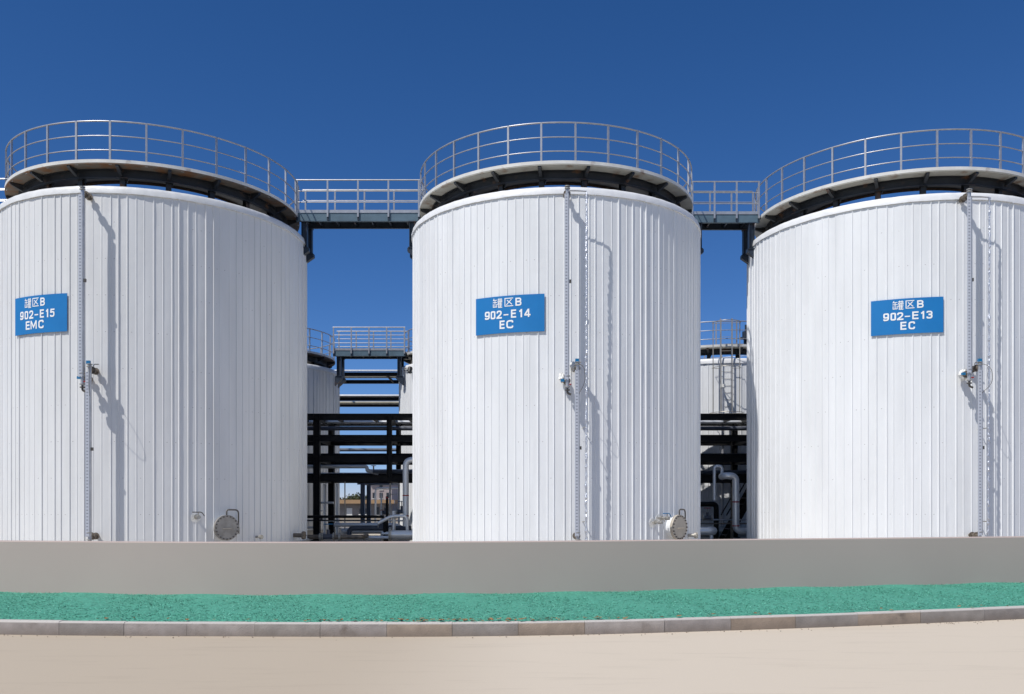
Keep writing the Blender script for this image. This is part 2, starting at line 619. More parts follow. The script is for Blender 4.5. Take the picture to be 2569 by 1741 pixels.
def make_sign(tk, x0, x1, yt, yb, lines, label):
    """panel wrapped round the tank; corners as seen: x0..x1, top and bottom rows at each end"""
    R = RT + .055
    a0, d0 = hit(x0, tk, R)
    a1, d1 = hit(x1, tk, R)
    zt = (zat(yt[0], d0) + zat(yt[1], d1)) / 2
    zb = (zat(yb[0], d0) + zat(yb[1], d1)) / 2
    tilt = 0.0
    am, zm = (a0 + a1) / 2, (zt + zb) / 2
    W, H = (a1 - a0) * R, zt - zb
    s = empty('tank_sign', (tk[0], tk[1], 0))
    tag(s, label, 'sign', 'blue name signs on the front tanks')
    n = 14
    m = MB()
    vs = []
    for j in range(n + 1):
        a = a0 + (a1 - a0) * j / n
        for (dr, z) in ((0, zb), (0, zt), (-.012, zt), (-.012, zb)):
            vs.append(pol(R + dr, a, z))
    fs = []
    for j in range(n):
        for i in range(4):
            i2 = (i + 1) % 4
            fs.append((j * 4 + i, j * 4 + 4 + i, j * 4 + 4 + i2, j * 4 + i2))
    fs += [(0, 1, 2, 3), (n * 4 + 3, n * 4 + 2, n * 4 + 1, n * 4)]
    m.add(vs, fs)
    m.build('panel', M_BLUE, s, 30)
    fr = MB()
    for a in (a0 + .06, am, a1 - .06):
        for z in (zb + .15, zt - .15):
            fr.cyl(pol(RT - .01, a, z), pol(R - .008, a, z), .02, 8)
    fr.build('standoff', M_STEEL, s)
    lt = MB()
    step = 0
    for (ch, fx0, fx1, fy0, fy1) in lines:
        w_, strokes, t = GLYPH[ch]
        gw, gh = (fx1 - fx0) * W, (fy1 - fy0) * H
        for st_ in strokes:
            closed = st_[0] == 'loop'
            pts = [(p[0] / w_ * gw, p[1] * gh) for p in st_[-1]]
            L_, R_ = ribbon(pts, t * gh / 2, closed)
            n_ = len(pts)
            step += 1
            rr = R + .005 + .0004 * (step % 7)
            vs = []
            for (u, v) in L_ + R_:
                vs.append(pol(rr, a0 + (fx0 * W + u) / R, zt - fy1 * H + v))
            m_ = n_ if closed else n_ - 1
            lt.add(vs, [(i, (i + 1) % n_, n_ + (i + 1) % n_, n_ + i) for i in range(m_)])
    lt.build('lettering', M_LETTER, s, 0)
    return s


def ribbon(pts, hw, closed):
    n = len(pts)
    L_, R_ = [], []
    for i in range(n):
        p = Vector(pts[i])
        a = Vector(pts[i - 1]) if (i > 0 or closed) else None
        b = Vector(pts[(i + 1) % n]) if (i < n - 1 or closed) else None
        d1 = (p - a).normalized() if a is not None else None
        d2 = (b - p).normalized() if b is not None else None
        if d1 is None:
            d1 = d2
        if d2 is None:
            d2 = d1
        m = Vector((-(d1.y + d2.y), d1.x + d2.x))
        if m.length < 1e-6:
            m = Vector((-d1.y, d1.x))
        m.normalize()
        k = 1 / max(.45, m.dot(Vector((-d1.y, d1.x))))
        L_.append(tuple(p + m * hw * k))
        R_.append(tuple(p - m * hw * k))
    return L_, R_


def cv(pts, r=.25, closed=False):
    q = [(p[0], p[1], 0) for p in pts]
    if closed:
        out = []
        n = len(q)
        for i in range(n):
            f = fillet([(Vector(q[i - 1]) + Vector(q[i])) / 2, q[i], (Vector(q[i]) + Vector(q[(i + 1) % n])) / 2], r, 4)
            out += f[1:-1]
        return ('loop', [(p.x, p.y) for p in out])
    return ('line', [(p.x, p.y) for p in fillet(q, r, 4)])


def ln(*pts):
    return ('line', list(pts))


GLYPH = {
    '0': (.62, [cv([(.1, .1), (.52, .1), (.52, .9), (.1, .9)], .22, True)], .19),
    '1': (.45, [ln((.30, 0), (.30, 1)), ln((.34, .90), (.05, .70))], .19),
    '2': (.62, [cv([(.1, .66), (.1, .9), (.52, .9), (.52, .55), (.09, .14)], .2), ln((0, .095), (.62, .095))], .19),
    '3': (.62, [cv([(.1, .74), (.1, .9), (.52, .9), (.52, .54), (.22, .54)], .18), cv([(.22, .51), (.52, .51), (.52, .1), (.1, .1), (.1, .27)], .18)], .19),
    '4': (.66, [ln((.45, 0), (.45, 1)), ln((.44, .96), (.06, .30)), ln((0, .27), (.66, .27))], .18),
    '5': (.62, [ln((.60, .9), (.16, .9), (.11, .50)), cv([(.11, .52), (.22, .61), (.52, .61), (.52, .1), (.1, .1), (.1, .26)], .2)], .18),
    '9': (.62, [cv([(.1, .42), (.52, .42), (.52, .9), (.1, .9)], .22, True), cv([(.52, .66), (.52, .1), (.1, .1), (.1, .24)], .2)], .19),
    '-': (.5, [ln((0, .42), (.5, .42))], .15),
    'E': (.60, [ln((.1, 0), (.1, 1)), ln((.12, .905), (.60, .905)), ln((.12, .52), (.56, .52)), ln((.12, .095), (.60, .095))], .19),
    'M': (.82, [ln((.09, 0), (.09, 1)), ln((.73, 0), (.73, 1)), ln((.10, .98), (.41, .22), (.72, .98))], .17),
    'C': (.68, [cv([(.58, .68), (.58, .9), (.1, .9), (.1, .1), (.58, .1), (.58, .32)], .25)], .19),
    'B': (.64, [ln((.1, 0), (.1, 1)), cv([(.12, .91), (.52, .91), (.52, .53), (.12, .53)], .17), cv([(.12, .50), (.54, .50), (.54, .09), (.12, .09)], .18)], .18),
    '区': (1.0, [ln((.02, .94), (.98, .94)), ln((.08, .99), (.08, .04)), ln((.04, .06), (1, .06)), ln((.80, .82), (.24, .20)), ln((.30, .74), (.86, .22))], .10),
    '罐': (1.0, [ln((.14, 1), (.03, .76)), ln((.09, .82), (.44, .82)), ln((0, .58), (.47, .58)), ln((.235, .82), (.235, .10)), ln((.05, .42), (.05, .09), (.42, .09), (.42, .42)),
                ln((.52, .89), (1, .89)), ln((.65, 1), (.65, .80)), ln((.87, 1), (.87, .80)),
                ('loop', [(.56, .60), (.71, .60), (.71, .74), (.56, .74)]), ('loop', [(.81, .60), (.96, .60), (.96, .74), (.81, .74)]),
                ln((.66, .54), (.50, .34)), ln((.61, .46), (.61, -.03)), ln((.61, .46), (1, .46)), ln((.61, .31), (.97, .31)), ln((.61, .16), (.97, .16)), ln((.61, .01), (1, .01)), ln((.80, .55), (.80, .01))], .08),
}


def rows(x_can, x_code, code, x_prod, prod):
    out = []
    for ch, (p, q), (y0, y1) in zip('罐区B', x_can, ((.055, .305), (.06, .295), (.075, .29))):
        out.append((ch, p, q, y0, y1))
    for ch, (p, q) in zip(code, x_code):
        out.append((ch, p, q, .385, .605))
    for ch, (p, q) in zip(prod, x_prod):
        out.append((ch, p, q, .66, .885))
    return out


make_sign(T15, 38, 168, (751, 734), (844, 830),
          rows(((.24, .375), (.40, .525), (.55, .64)),
               ((.135, .215), (.235, .315), (.335, .42), (.445, .515), (.545, .62), (.655, .70), (.725, .805)), '902-E15',
               ((.26, .345), (.36, .49), (.515, .62)), 'EMC'), 'blue sign with white lettering 902-E15 EMC')
make_sign(T14, 1194, 1366, (751, 736), (842, 831),
          rows(((.27, .41), (.44, .57), (.595, .69)),
               ((.145, .225), (.235, .31), (.325, .405), (.43, .50), (.535, .61), (.65, .70), (.725, .81)), '902-E14',
               ((.37, .445), (.465, .575)), 'EC'), 'blue sign with white lettering 902-E14 EC')
make_sign(T13, 2185, 2367, (756, 744), (845, 832),
          rows(((.30, .45), (.475, .60), (.63, .73)),
               ((.17, .255), (.27, .35), (.36, .45), (.467, .54), (.565, .655), (.685, .74), (.76, .85)), '902-E13',
               ((.405, .49), (.515, .61)), 'EC'), 'blue sign with white lettering 902-E13 EC')

# ------------------------------------------------------------------ level gauges


def gauge(tk, px, yt, yb, s, label, valve='none', scale_w=.105, top_y=None):
    R = RT + s
    a, d = hit(px, tk, R)
    zt, zb = zat(yt, d), (zat(yb, d) if yb else .5)
    g = empty('level_gauge', (tk[0] + R * sin(a), tk[1] - R * cos(a), zb), a)
    tag(g, label, 'level gauge', 'level gauge columns on the front tanks')
    H = zt - zb
    MB().tube([(0.02, .055, -.12 if yb else -.3), (0.02, .055, H)], .05, 12).build('float_tube', M_GALV, g)
    MB().box((-.012, -.012, H / 2 - .05), (scale_w, .02, H - .3)).build('scale_plate', M_SCALE, g, 0)
    MB().box((.058, -.008, H / 2 - .05), (.022, .016, H - .34)).build('indicator_strip', M_GALV, g, 0)
    # flanged arms to the tank, top and bottom
    for k, z in enumerate((H - .12, .10)):
        m = MB()
        L = s + .03
        m.cyl((.02, .05, z), (.02, L, z), .052, 12)
        for q in (L * .35, L * .35 + .028, L * .72):
            m.cyl((.02, q, z), (.02, q + .022, z), .098, 16)
        m.build('arm', M_BROWN, g)
    for z in (H + .01, H - .05, -.1 if yb else 0.0, .2):
        MB().cyl((.02, .045, z), (.02, .045, z + .022), .078, 16).build('flange', M_STEEL, g)
    # mid clamp
    MB().box((.09, .03, H * .52), (.07, .06, .09)).build('clamp', M_BOLT, g, 0)
    if valve == 'top':
        hv = MB().tube(fillet([(.02, .30, H - .12), (.02, .30, H + .06), (.16, .30, H + .06)], .04), .014, 8).build('valve_stem', M_STEEL, g)
        MB().box((-.0, .02, H + .07), (.10, .07, .09)).build('valve_handle', M_BLUEH, g, 0)
        wire = MB().tube(fillet([(.03, .05, H), (.16, -.28, H - .15), (.17, -.34, H - .6), (.05, -.02, H - .85)], .2, 8), .007, 6)
        wire.build('cable_loop', M_BOLT, g)
    if valve == 'bottom':
        MB().box((-.11, .12, .1), (.10, .07, .07)).build('valve_handle', M_BLUEH, g, 0)
        m = MB()
        m.tube(fillet([(.02, .045, -.1), (.02, .045, -.26), (.12, .045, -.30)], .04), .03, 10)
        m.cyl((.02, .045, -.19), (.02, .045, -.16), .07, 14)
        m.build('drain_cock', M_BOLT, g)
        MB().box((.10, .02, -.02), (.05, .05, .03)).build('red_tap', M_RED, g, 0)
    return g


GA = 'with graduated scale'
gauge(T15, 203, 470, 955, .54, 'upper graduated level gauge on tank E15, hanging from the rim to mid height', 'bottom')
gauge(T15, 221, 915, None, .54, 'lower graduated level gauge on tank E15, from the blue valve down behind the wall', 'top')
gauge(T14, 1422, 468, 962, .48, 'upper graduated level gauge on tank E14, hanging from the rim to mid height', 'bottom')
gauge(T14, 1448, 910, None, .48, 'lower graduated level gauge on tank E14, from the white wrapped valve down behind the wall', 'top')
gauge(T13, 2432, 476, 945, .55, 'upper graduated level gauge on tank E13, hanging from the rim to mid height', 'bottom')
gauge(T13, 2459, 910, None, .55, 'lower graduated level gauge on tank E13, from the blue valve down behind the wall', 'top')


def foil_tube(tk, px, yt, s, label, top_px):
    R = RT + s
    a, d = hit(px, tk, R)
    zt = zat(yt, d)
    a2, _ = hit(top_px, tk, R)
    r_ = random.Random(int(px))
    o = empty('foil_tube', (tk[0], tk[1], 0))
    tag(o, label, 'pipe', 'foil wrapped tubes beside the level gauges')
    pts, rs = [], []
    n = 150
    for i in range(n + 1):
        z = .3 + (zt - .3) * i / n
        pts.append(pol(R + .06 * (z / zt - .6) + r_.gauss(0, .006), a + r_.gauss(0, .0010), z))
        rs.append(.030 * r_.uniform(.6, 1.3))
    MB().tube(pts, rs, 7).build('wrapped_run', M_FOIL, o, 15)
    m = MB()
    m.tube([pol(R, a2, zt + .03), pol(R, (a + a2) / 2, zt + .03), pol(R, a, zt + .02), pol(R, a, zt - .06)], .022, 8)
    m.build('top_run', M_GALV, o)
    for z in (zt * .36, 1.0):
        MB().cyl(pol(RT - .02, a, z), pol(R, a, z), .014, 8).build('strut', M_STEEL, o)
    return o


foil_tube(T14, 1471, 482, .54, 'thin foil wrapped tube on tank E14, right of its level gauges', 1426)
foil_tube(T13, 2481, 497, .50, 'thin foil wrapped tube on tank E13, right of its level gauges', 2436)


def wrap_lump(tk, px, py, s, r, label):
    a, d = hit(px, tk, RT + s)
    z = zat(py, d)
    r_ = random.Random(int(px + py))
    vs, fs = [], []
    n, k = 16, 10
    for i in range(k + 1):
        t = pi * i / k
        for j in range(n):
            p = 2 * pi * j / n
            q = r * r_.uniform(.72, 1.2)
            vs.append((q * sin(t) * cos(p) * .8, q * sin(t) * sin(p), q * cos(t) * 1.15))
    for i in range(k):
        for j in range(n):
            j2 = (j + 1) % n
            fs.append((i * n + j, (i + 1) * n + j, (i + 1) * n + j2, i * n + j2))
    o = MB().add(vs, fs).build('valve_wrap', M_WRAP, None, 20)
    o.location = (tk[0] + (RT + s) * sin(a), tk[1] - (RT + s) * cos(a), z)
    o.rotation_euler = (0, 0, a)
    tag(o, label, 'wrapping', 'white wrappings round the gauge valves')
    return o


wrap_lump(T14, 1410, 947, .2, .12, 'crumpled white wrapping on tank E14, left and below the other one')
wrap_lump(T14, 1438, 920, .22, .12, 'crumpled white wrapping on tank E14, just under the upper blue handle')
wrap_lump(T13, 2416, 941, .2, .13, 'crumpled white wrapping round the gauge valve on tank E13')

# ------------------------------------------------------------------ walkway bridges


def bridge(x0, x1, Y0, Y1, dz, rh, label, n_near, n_far, legs=(True, True), wall_x=(None, None), chan=.26, knee=(.30, .6)):
    b = empty('walkway_bridge', ((x0 + x1) / 2, (Y0 + Y1) / 2, dz))
    tag(b, label, 'walkway', 'railed walkways linking tank tops')
    ox, oy = (x0 + x1) / 2, (Y0 + Y1) / 2
    L, W = x1 - x0, Y1 - Y0
    dk = MB()
    dk.box((0, 0, -.02), (L, W - .06, .03))
    for i in range(int(L / .6) + 1):
        dk.bar((-L / 2 + .1 + i * .6, -W / 2 + .05, -.12), (-L / 2 + .1 + i * .6, W / 2 - .05, -.12), .05, .10)
    dk.build('deck', M_NAVY, b, 0)
    for sy, cm in ((-1, M_CHAN), (1, M_NAVY)):
        c = MB()
        y = sy * W / 2
        c.box((0, y, -chan / 2 + .03), (L, .016, chan))
        c.box((0, y - sy * .04, .033), (L, .09, .012))
        c.box((0, y - sy * .04, -chan + .026), (L, .09, .012))
        c.build('side_channel', cm, b, 0)
        k = MB()
        k.box((0, y + sy * .022, .085), (L, .01, .10))
        k.build('toe_board', M_GALV, b, 0)
        r = MB()
        for zz, rr in ((rh, .024), (rh * .67, .017), (rh * .34, .017)):
            r.cyl((-L / 2, y + sy * .05, zz), (L / 2, y + sy * .05, zz), rr, 8)
        rl = r.build('railing', M_GALV, b)
        n = n_near if sy < 0 else n_far
        for i in range(n):
            x = -L / 2 + .04 + (L - .08) * i / (n - 1) + (.0 if sy < 0 else .06)
            p = MB()
            p.box((x, y + sy * .05, rh / 2 - .06), (.055, .04, rh + .10))
            p.build('rail_post', M_GALV, rl, 0)
            MB().box((x, y + sy * .03, -.11), (.05, .03, .22)).build('post_foot', M_NAVY, rl, 0)
    for end, on in zip((-1, 1), legs):
        if not on:
            continue
        wx = wall_x[0] if end < 0 else wall_x[1]
        for sy in (-1, 1):
            m = MB()
            x, y = end * (L / 2 - .27), sy * (W / 2 - .06)
            m.hbeam((x, y, -chan - .0), (x, y, -1.12), .19, .19, .016, up=(1, 0, 0))
            m.box((x, y, -chan - .0), (.24, .22, .02))
            m.box((x, y, -1.13), (.26, .24, .025))
            # triangular knee bracket back to the tank wall
            xw = end * (L / 2 + knee[0])
            hw = .09
            vs = []
            for q in (-hw, hw):
                vs += [(x - end * .16, y + q, -1.145), (xw, y + q, -1.145), (xw, y + q, -1.15 - knee[1]), (x - end * .16, y + q, -1.25)]
            m.add(vs, [(0, 1, 2, 3), (7, 6, 5, 4), (0, 4, 5, 1), (1, 5, 6, 2), (2, 6, 7, 3), (3, 7, 4, 0)])
            m.build('leg', M_NAVY, b, 0)
    return b


bridge(-7.28, -3.10, 29.6, 30.45, 11.26, 1.13, 'long railed walkway joining the tops of tanks E15 and E14', 5, 5)
bridge(6.07, 8.40, 29.75, 30.6, 11.26, 1.13, 'short railed walkway joining the tops of tanks E14 and E13', 4, 4)
bridge(-20.4, -16.28, 29.5, 30.35, 11.26, 1.13, 'railed walkway at the left picture edge, running off from tank E15', 5, 5, legs=(False, True))
bridge(-8.15, -4.85, 39.9, 40.75, 8.38, 1.08, 'lower far railed walkway joining the two smaller tanks', 5, 5, chan=.24, knee=(-.08, .42))

# ------------------------------------------------------------------ pipe racks


def rack(xs, Y0, Y1, levels, col_w, beam_h, zcol, label, beam_m=None, hung=()):
    M_BLACK = beam_m or globals()['M_BLACK']
    r = empty('pipe_rack', (xs[0], (Y0 + Y1) / 2, 0))
    tag(r, label, 'pipe rack')
    ox, oy = xs[0], (Y0 + Y1) / 2
    for Y in (Y0, Y1):
        for x in xs:
            m = MB()
            if x in hung:
                m.hbeam((x - ox, Y - oy, levels[-1]), (x - ox, Y - oy, zcol), col_w * .8, col_w * .8, .018, up=(1, 0, 0))
                m.build('column', M_BLACK, r, 0)
                continue
            m.hbeam((x - ox, Y - oy, 0), (x - ox, Y - oy, zcol), col_w, col_w, .018, up=(1, 0, 0))
            m.box((x - ox, Y - oy, .01), (col_w * 1.6, col_w * 1.6, .03))
            m.build('column', M_BLACK, r, 0)
        for z in levels:
            m = MB()
            m.hbeam((xs[0] - ox - .3, Y - oy + (.002 if Y == Y0 else -.002), z), (xs[-1] - ox + .3, Y - oy, z), col_w * .62, beam_h, .018)
            m.build('long_beam', M_BLACK, r, 0)
    for x in xs:
        for z in levels:
            MB().hbeam((x - ox, Y0 - oy + col_w / 2, z - .02), (x - ox, Y1 - oy - col_w / 2, z - .02), col_w * .6, beam_h * .9, .016).build('cross_beam', M_BLACK, r, 0)
    for k in range(len(xs) * 2 - 2):
        x = (xs[0] + (xs[1] - xs[0]) * (k + .5) / 2) - ox
        MB().bar((x, Y0 - oy + .08, levels[0] - .03), (x, Y1 - oy - .08, levels[0] - .03), .08, .10).build('joist', M_BLACK, r, 0)
    return r


XS = [-7.72 + 2.87 * k for k in range(-1, 8)]
rack(XS, 34.7, 37.5, (4.90, 4.06, 3.24, 2.46), .25, .25, 5.02, 'black four-level steel pipe rack standing between the front and back tank rows', None, (XS[2],))
XS2 = [-16.1 + 5.35 * k for k in range(0, 7)]
rack(XS2, 47.0, 50.0, (8.35, 7.03), .28, .20, 8.5, 'taller far pipe rack with two dark levels, rising above the near rack')
XS3 = [-8.1 + 6.1 * k for k in range(0, 4)]
rack(XS3, 47.6, 49.6, (2.55,), .22, .2, 2.65, 'low far pipe support with bluish posts, seen under the near rack', M_POST)


def pipe(pts, r, m, label, fil=.2, bands=(), n=14, flanges=(), group=None):
    pts = [Vector(p) for p in pts]
    o = empty('process_pipe', pts[0])
    tag(o, label, 'pipe', group)
    loc = [p - pts[0] for p in pts]
    MB().tube(fillet(loc, fil, 6), r, n).build('pipe_run', m, o)
    for q in bands:
        q = Vector(q) - pts[0]
        MB().cyl(q - Vector((0, 0, .02)), q + Vector((0, 0, .02)), r * 1.06, n).build('red_band', M_RED, o)
    for (q, d) in flanges:
        q = Vector(q) - pts[0]
        d = Vector(d).normalized()
        f = MB()
        f.cyl(q - d * .035, q - d * .003, r * 1.7, 18)
        f.cyl(q + d * .003, q + d * .035, r * 1.7, 18)
        f.build('flange', M_STEEL, o)
    return o


XA, XB = -12.0, 14.5
PG = 'pipes lying on the near rack'
pipe([(XA, 36.3, 4.84), (XB, 36.3, 4.84)], .065, M_ALU, 'thin pale pipe just under the top beam of the near rack', group=PG)
pipe([(XA, 35.4, 4.50), (XB, 35.4, 4.50)], .085, M_DARKPIPE, 'dull blue pipe between the two upper beams of the near rack', group=PG)
pipe([(XA, 36.9, 4.22), (XB, 36.9, 4.22)], .055, M_ALU, 'pale pipe lying on the second level of the near rack', group=PG)
pipe([(XA, 35.5, 3.43), (XB, 35.5, 3.43)], .07, M_BLACK, 'black pipe lying on the third level of the near rack', group=PG)
pipe([(XA, 36.0, 2.98), (-5.95, 36.0, 2.98), (-5.95, 36.0, 2.80), (-3.6, 36.0, 2.80)], .075, M_ALU, 'silver pipe stepping down in a jog above the lowest rack level', .1, group=PG)
pipe([(-5.6, 35.3, 2.74), (XB, 35.3, 2.74)], .07, M_DARKPIPE, 'dull blue pipe on the lowest level of the near rack, right of the jog', group=PG)
pipe([(XA, 36.7, 2.70), (-3.0, 36.7, 2.70)], .06, M_ALU, 'thin pale pipe on the lowest level of the near rack, at the back', group=PG)
MB()
jv = empty('gate_valve', (-5.75, 35.8, 3.0))
tag(jv, 'small valve with a red handwheel by the jogged silver pipe', 'valve')
MB().cyl((-.16, 0, -.18), (.30, 0, -.3), .08, 12).build('body', M_WHITE, jv)
MB().cyl((.1, 0, -.2), (.1, -.02, 0), .03, 10).build('stem', M_STEEL, jv)
MB().lathe([(.09, -.012), (.115, 0), (.09, .012), (.08, 0)], 20, close=True, c=(.1, 0, .01)).build('handwheel', M_RED, jv)

FG = 'pipes on the far rack'
M_OLIVE = mat('olive_pipe', (.36, .34, .27), rough=.5, noise=.15)
for (Y, z, r, m, lb) in ((48.4, 8.42, .085, M_OLIVE, 'olive pipe hanging between the upper beams of the far rack'),
                         (47.1, 8.56, .05, M_ALU, 'thin pale pipe along the top of the far rack'),
                         (47.1, 7.215, .065, M_ALU, 'pale pipe lying on the lower front beam of the far rack'),
                         (48.5, 6.99, .085, M_OLIVE, 'olive pipe hanging between the lower beams of the far rack')):
    pipe([(-16.5, Y, z), (16.5, Y, z)], r, m, lb, group=FG)

# upright pipe at the right of the left gap
x0 = P(1018, 1200, 33.0)
pipe([(x0.x + 1.6, 33.0, 3.12), (x0.x, 33.0, 3.12), (x0.x, 33.0, .62)], .115, M_ALU, 'thick upright silver pipe with red bands, beside tank E14 in the left gap', .25,
     bands=[(x0.x, 33.0, zat(1243, 33)), (x0.x, 33.0, zat(1294, 33))])
p0 = P(1000, 1341, 32.0)
pipe([(p0.x - .35, 32.0, p0.z), (p0.x + 2.2, 32.0, p0.z)], .16, M_ALU, 'short fat silver pipe lying low against tank E14 in the left gap', .1, flanges=[((p0.x - .3, 32.0, p0.z), (1, 0, 0))])
pipe([(p0.x + .28, 32.3, .4), (p0.x + .28, 32.3, 1.02), (p0.x - .3, 32.3, 1.02), (p0.x - .8, 32.3, .75)], .06, M_ALU, 'pale elbow pipe beside the fat silver pipe', .2)
# thin stand with red cap in the middle of the left gap
q0 = P(971, 1240, 33.4)
pipe([(q0.x, 33.4, 0), (q0.x, 33.4, 1.75)], .05, M_BLACK, 'thin dark upright pipe with a red cap, left of the thick silver pipe', .1, bands=[(q0.x, 33.4, 1.70)])
pipe([(q0.x - .03, 33.0, 0), (q0.x - .03, 33.0, .95)], .06, M_BLACK, 'short black post standing in front of the red-capped pipe', .1)
w0 = P(1003, 1240, 38.2)
pipe([(w0.x, 37.9, 0), (w0.x, 37.9, 2.35)], .045, M_WHITE, 'slim white upright pipe behind the thick silver pipe', .1)
w1 = P(981, 1240, 38.2)
pipe([(w1.x, 37.9, 0), (w1.x, 37.9, 2.35)], .04, M_WHITE, 'slim white upright pipe next to the red-capped pipe', .1)
pipe([(w1.x, 37.9, 1.86), (w0.x, 37.9, 1.86)], .02, M_WHITE, 'white bar joining the two slim white uprights', .05)
# low pipes near the ground
pipe([(-11.0, 33.6, .97), (-4.9, 33.6, .97)], .055, M_BLACK, 'dark rail pipe running low across the left gap, upper one', .1)
pipe([(-11.0, 33.3, .84), (-5.0, 33.3, .84)], .022, M_BLACK, 'thin black line running low across the left gap, under the dark rail', .1)
pipe([(-7.1, 35.0, .62), (-4.6, 35.0, .62), (-4.1, 35.0, .3)], .085, M_ALU, 'low silver pipe crossing the middle of the left gap', .2)
pipe([(-6.3, 33.9, .1), (-6.3, 33.9, .52), (-3.9, 33.9, .52)], .10, M_DARKPIPE, 'low dark blue pipe rising from the ground and turning right', .25)
pipe([(-8.0, 31.6, .28), (-5.4, 31.6, .28), (-5.4, 32.6, .28)], .085, M_BROWN, 'brown low pipe leaving tank E15 near the ground', .2, flanges=[((-6.9, 31.6, .28), (1, 0, 0)), ((-6.2, 31.6, .28), (1, 0, 0))])
pipe([(-6.9, 35.8, .33), (-3.6, 35.8, .33)], .10, M_ALU, 'silver pipe lying on the ground behind the low dark blue pipe', .2)
pipe([(-7.3, 36.6, 0), (-7.3, 36.6, 2.3)], .06, M_ALU, 'upright grey pipe behind the left rack column', .1)
pipe([(-7.95, 37.2, 0), (-7.95, 37.2, 2.3)], .05, M_ALU, 'upright grey pipe left of the left rack column', .1)


pipe([(XA, 36.2, 2.60), (XB, 36.2, 2.60)], .11, M_BLACK, 'thick black pipe along the lowest level of the near rack', group=PG)
pipe([(-16.0, 48.0, 4.36), (16.0, 48.0, 4.36)], .09, M_POST, 'far dark blue pipe crossing the open bay of the near rack', group=FG)
pipe([(-16.0, 48.3, 3.98), (16.0, 48.3, 3.98)], .06, M_ALU, 'far pale pipe crossing the open bay of the near rack, below the dark one', group=FG)


def hand_valve(loc, label, s=1.0, hm=None):
    v = empty('gate_valve', loc)
    tag(v, label, 'valve')
    MB().cyl((-.2 * s, 0, 0), (.2 * s, 0, 0), .1 * s, 14).cyl((0, 0, 0), (0, 0, .25 * s), .06 * s, 12).build('body', M_DARKPIPE, v)
    f = MB()
    for x in (-.2, .2):
        f.cyl((x * s - .02, 0, 0), (x * s + .02, 0, 0), .15 * s, 16)
    f.build('flange', M_STEEL, v)
    MB().cyl((0, 0, .2 * s), (0, 0, .45 * s), .02 * s, 8).build('stem', M_STEEL, v)
    MB().lathe([(.15 * s, -.015), (.18 * s, 0), (.15 * s, .015), (.14 * s, 0)], 22, close=True, c=(0, 0, .45 * s)).build('handwheel', hm or M_BLUEH, v)
    return v


pipe([(-11.0, 36.0, .76), (-4.2, 36.0, .76)], .03, M_WHITE, 'thin whitish pipe running low across the left gap above the silver one', .1)
pipe([(-7.05, 37.0, 0), (-7.05, 37.0, 2.4)], .025, M_STEEL, 'very thin grey pole in the left gap, in front of the far low building', .1)
pipe([(-6.85, 44.0, 0), (-6.85, 44.0, 2.2), (-5.6, 44.0, 2.2)], .05, M_ALU, 'far silver pipe bending right under the near rack in the left gap', .2)
pipe([(-9.2, 35.4, .5), (-7.9, 35.4, .5), (-7.9, 35.4, 1.5), (-7.2, 35.4, 1.5)], .045, M_ALU, 'small stepped silver pipe beside the left rack column', .12)
pipe([(-8.9, 34.2, 0), (-8.9, 34.2, 1.35), (-8.2, 34.2, 1.35)], .05, M_BROWN, 'small bent brown pipe close to tank E15 in the left gap', .12)
pipe([(-5.35, 35.9, 0), (-5.35, 35.9, 1.9)], .035, M_ALU, 'slim silver upright in the middle of the left gap', .1, bands=[(-5.35, 35.9, 1.2)])
pipe([(-4.9, 33.0, .35), (-4.45, 33.0, .35), (-4.45, 33.0, 1.2)], .07, M_ALU, 'silver elbow pipe at the foot of the thick upright in the left gap', .15, flanges=[((-4.45, 33.0, .95), (0, 0, 1))])
pipe([(-7.4, 32.6, .22), (-3.9, 32.6, .22)], .06, M_ALU, 'lowest silver pipe just above the grey wall in the left gap', .1, flanges=[((-6.6, 32.6, .22), (1, 0, 0)), ((-5.5, 32.6, .22), (1, 0, 0))])
hand_valve((-5.0, 33.9, .62), 'blue handled valve on the low dark blue pipe', .8)
hand_valve((-7.9, 36.0, .85), 'small blue handled valve near the left rack column', .7)
hand_valve((-6.62, 31.6, .29), 'flanged valve with a blue handwheel on the brown low pipe')
hand_valve((-4.35, 34.6, 1.15), 'dark valve with a handwheel left of the thick silver pipe', .9)
hand_valve((-5.2, 36.0, 1.1), 'far dark valve in the middle of the left gap', .8)

# right gap
g1 = P(1846, 1300, 32.2)
pipe([(g1.x - .42, 32.6, 2.48), (g1.x - .42 + .0, 32.2, 2.50), (g1.x, 32.2, 2.50), (g1.x, 32.2, .47), (g1.x + 1.5, 32.2, .47)], .125, M_ALU,
     'thick silver pipe with two red bands dropping and turning right, in the right gap', .24, bands=[(g1.x, 32.2, zat(1259, 32.2)), (g1.x, 32.2, zat(1319, 32.2))])
g2 = P(1792, 1200, 32.8)
g3 = P(1811, 1200, 32.8)
pipe([(g2.x, 32.8, zat(1255, 32.8)), (g2.x, 32.8, zat(1170, 32.8)), (g3.x, 32.8, zat(1170, 32.8)), (g3.x, 32.8, zat(1195, 32.8)), (g3.x + .35, 32.8, zat(1200, 32.8))], .062, M_ALU,
     'inverted U of silver pipe in the right gap', .12)
g4 = P(1750, 1332, 31.4)
pipe([(g4.x - 1.0, 31.4, g4.z), (g4.x + .60, 31.4, g4.z), (g4.x + .60, 32.0, g4.z)], .15, M_ALU, 'fat blue tinted pipe stub lying low against tank E14 in the right gap', .25)
g5 = P(1782, 1345, 31.3)
pipe([(g5.x, 31.15, 0), (g5.x, 31.15, g4.z - .14)], .055, M_WHITE, 'short white post under the fat pipe stub in the right gap', .1)
g6 = P(1797, 1300, 33.6)
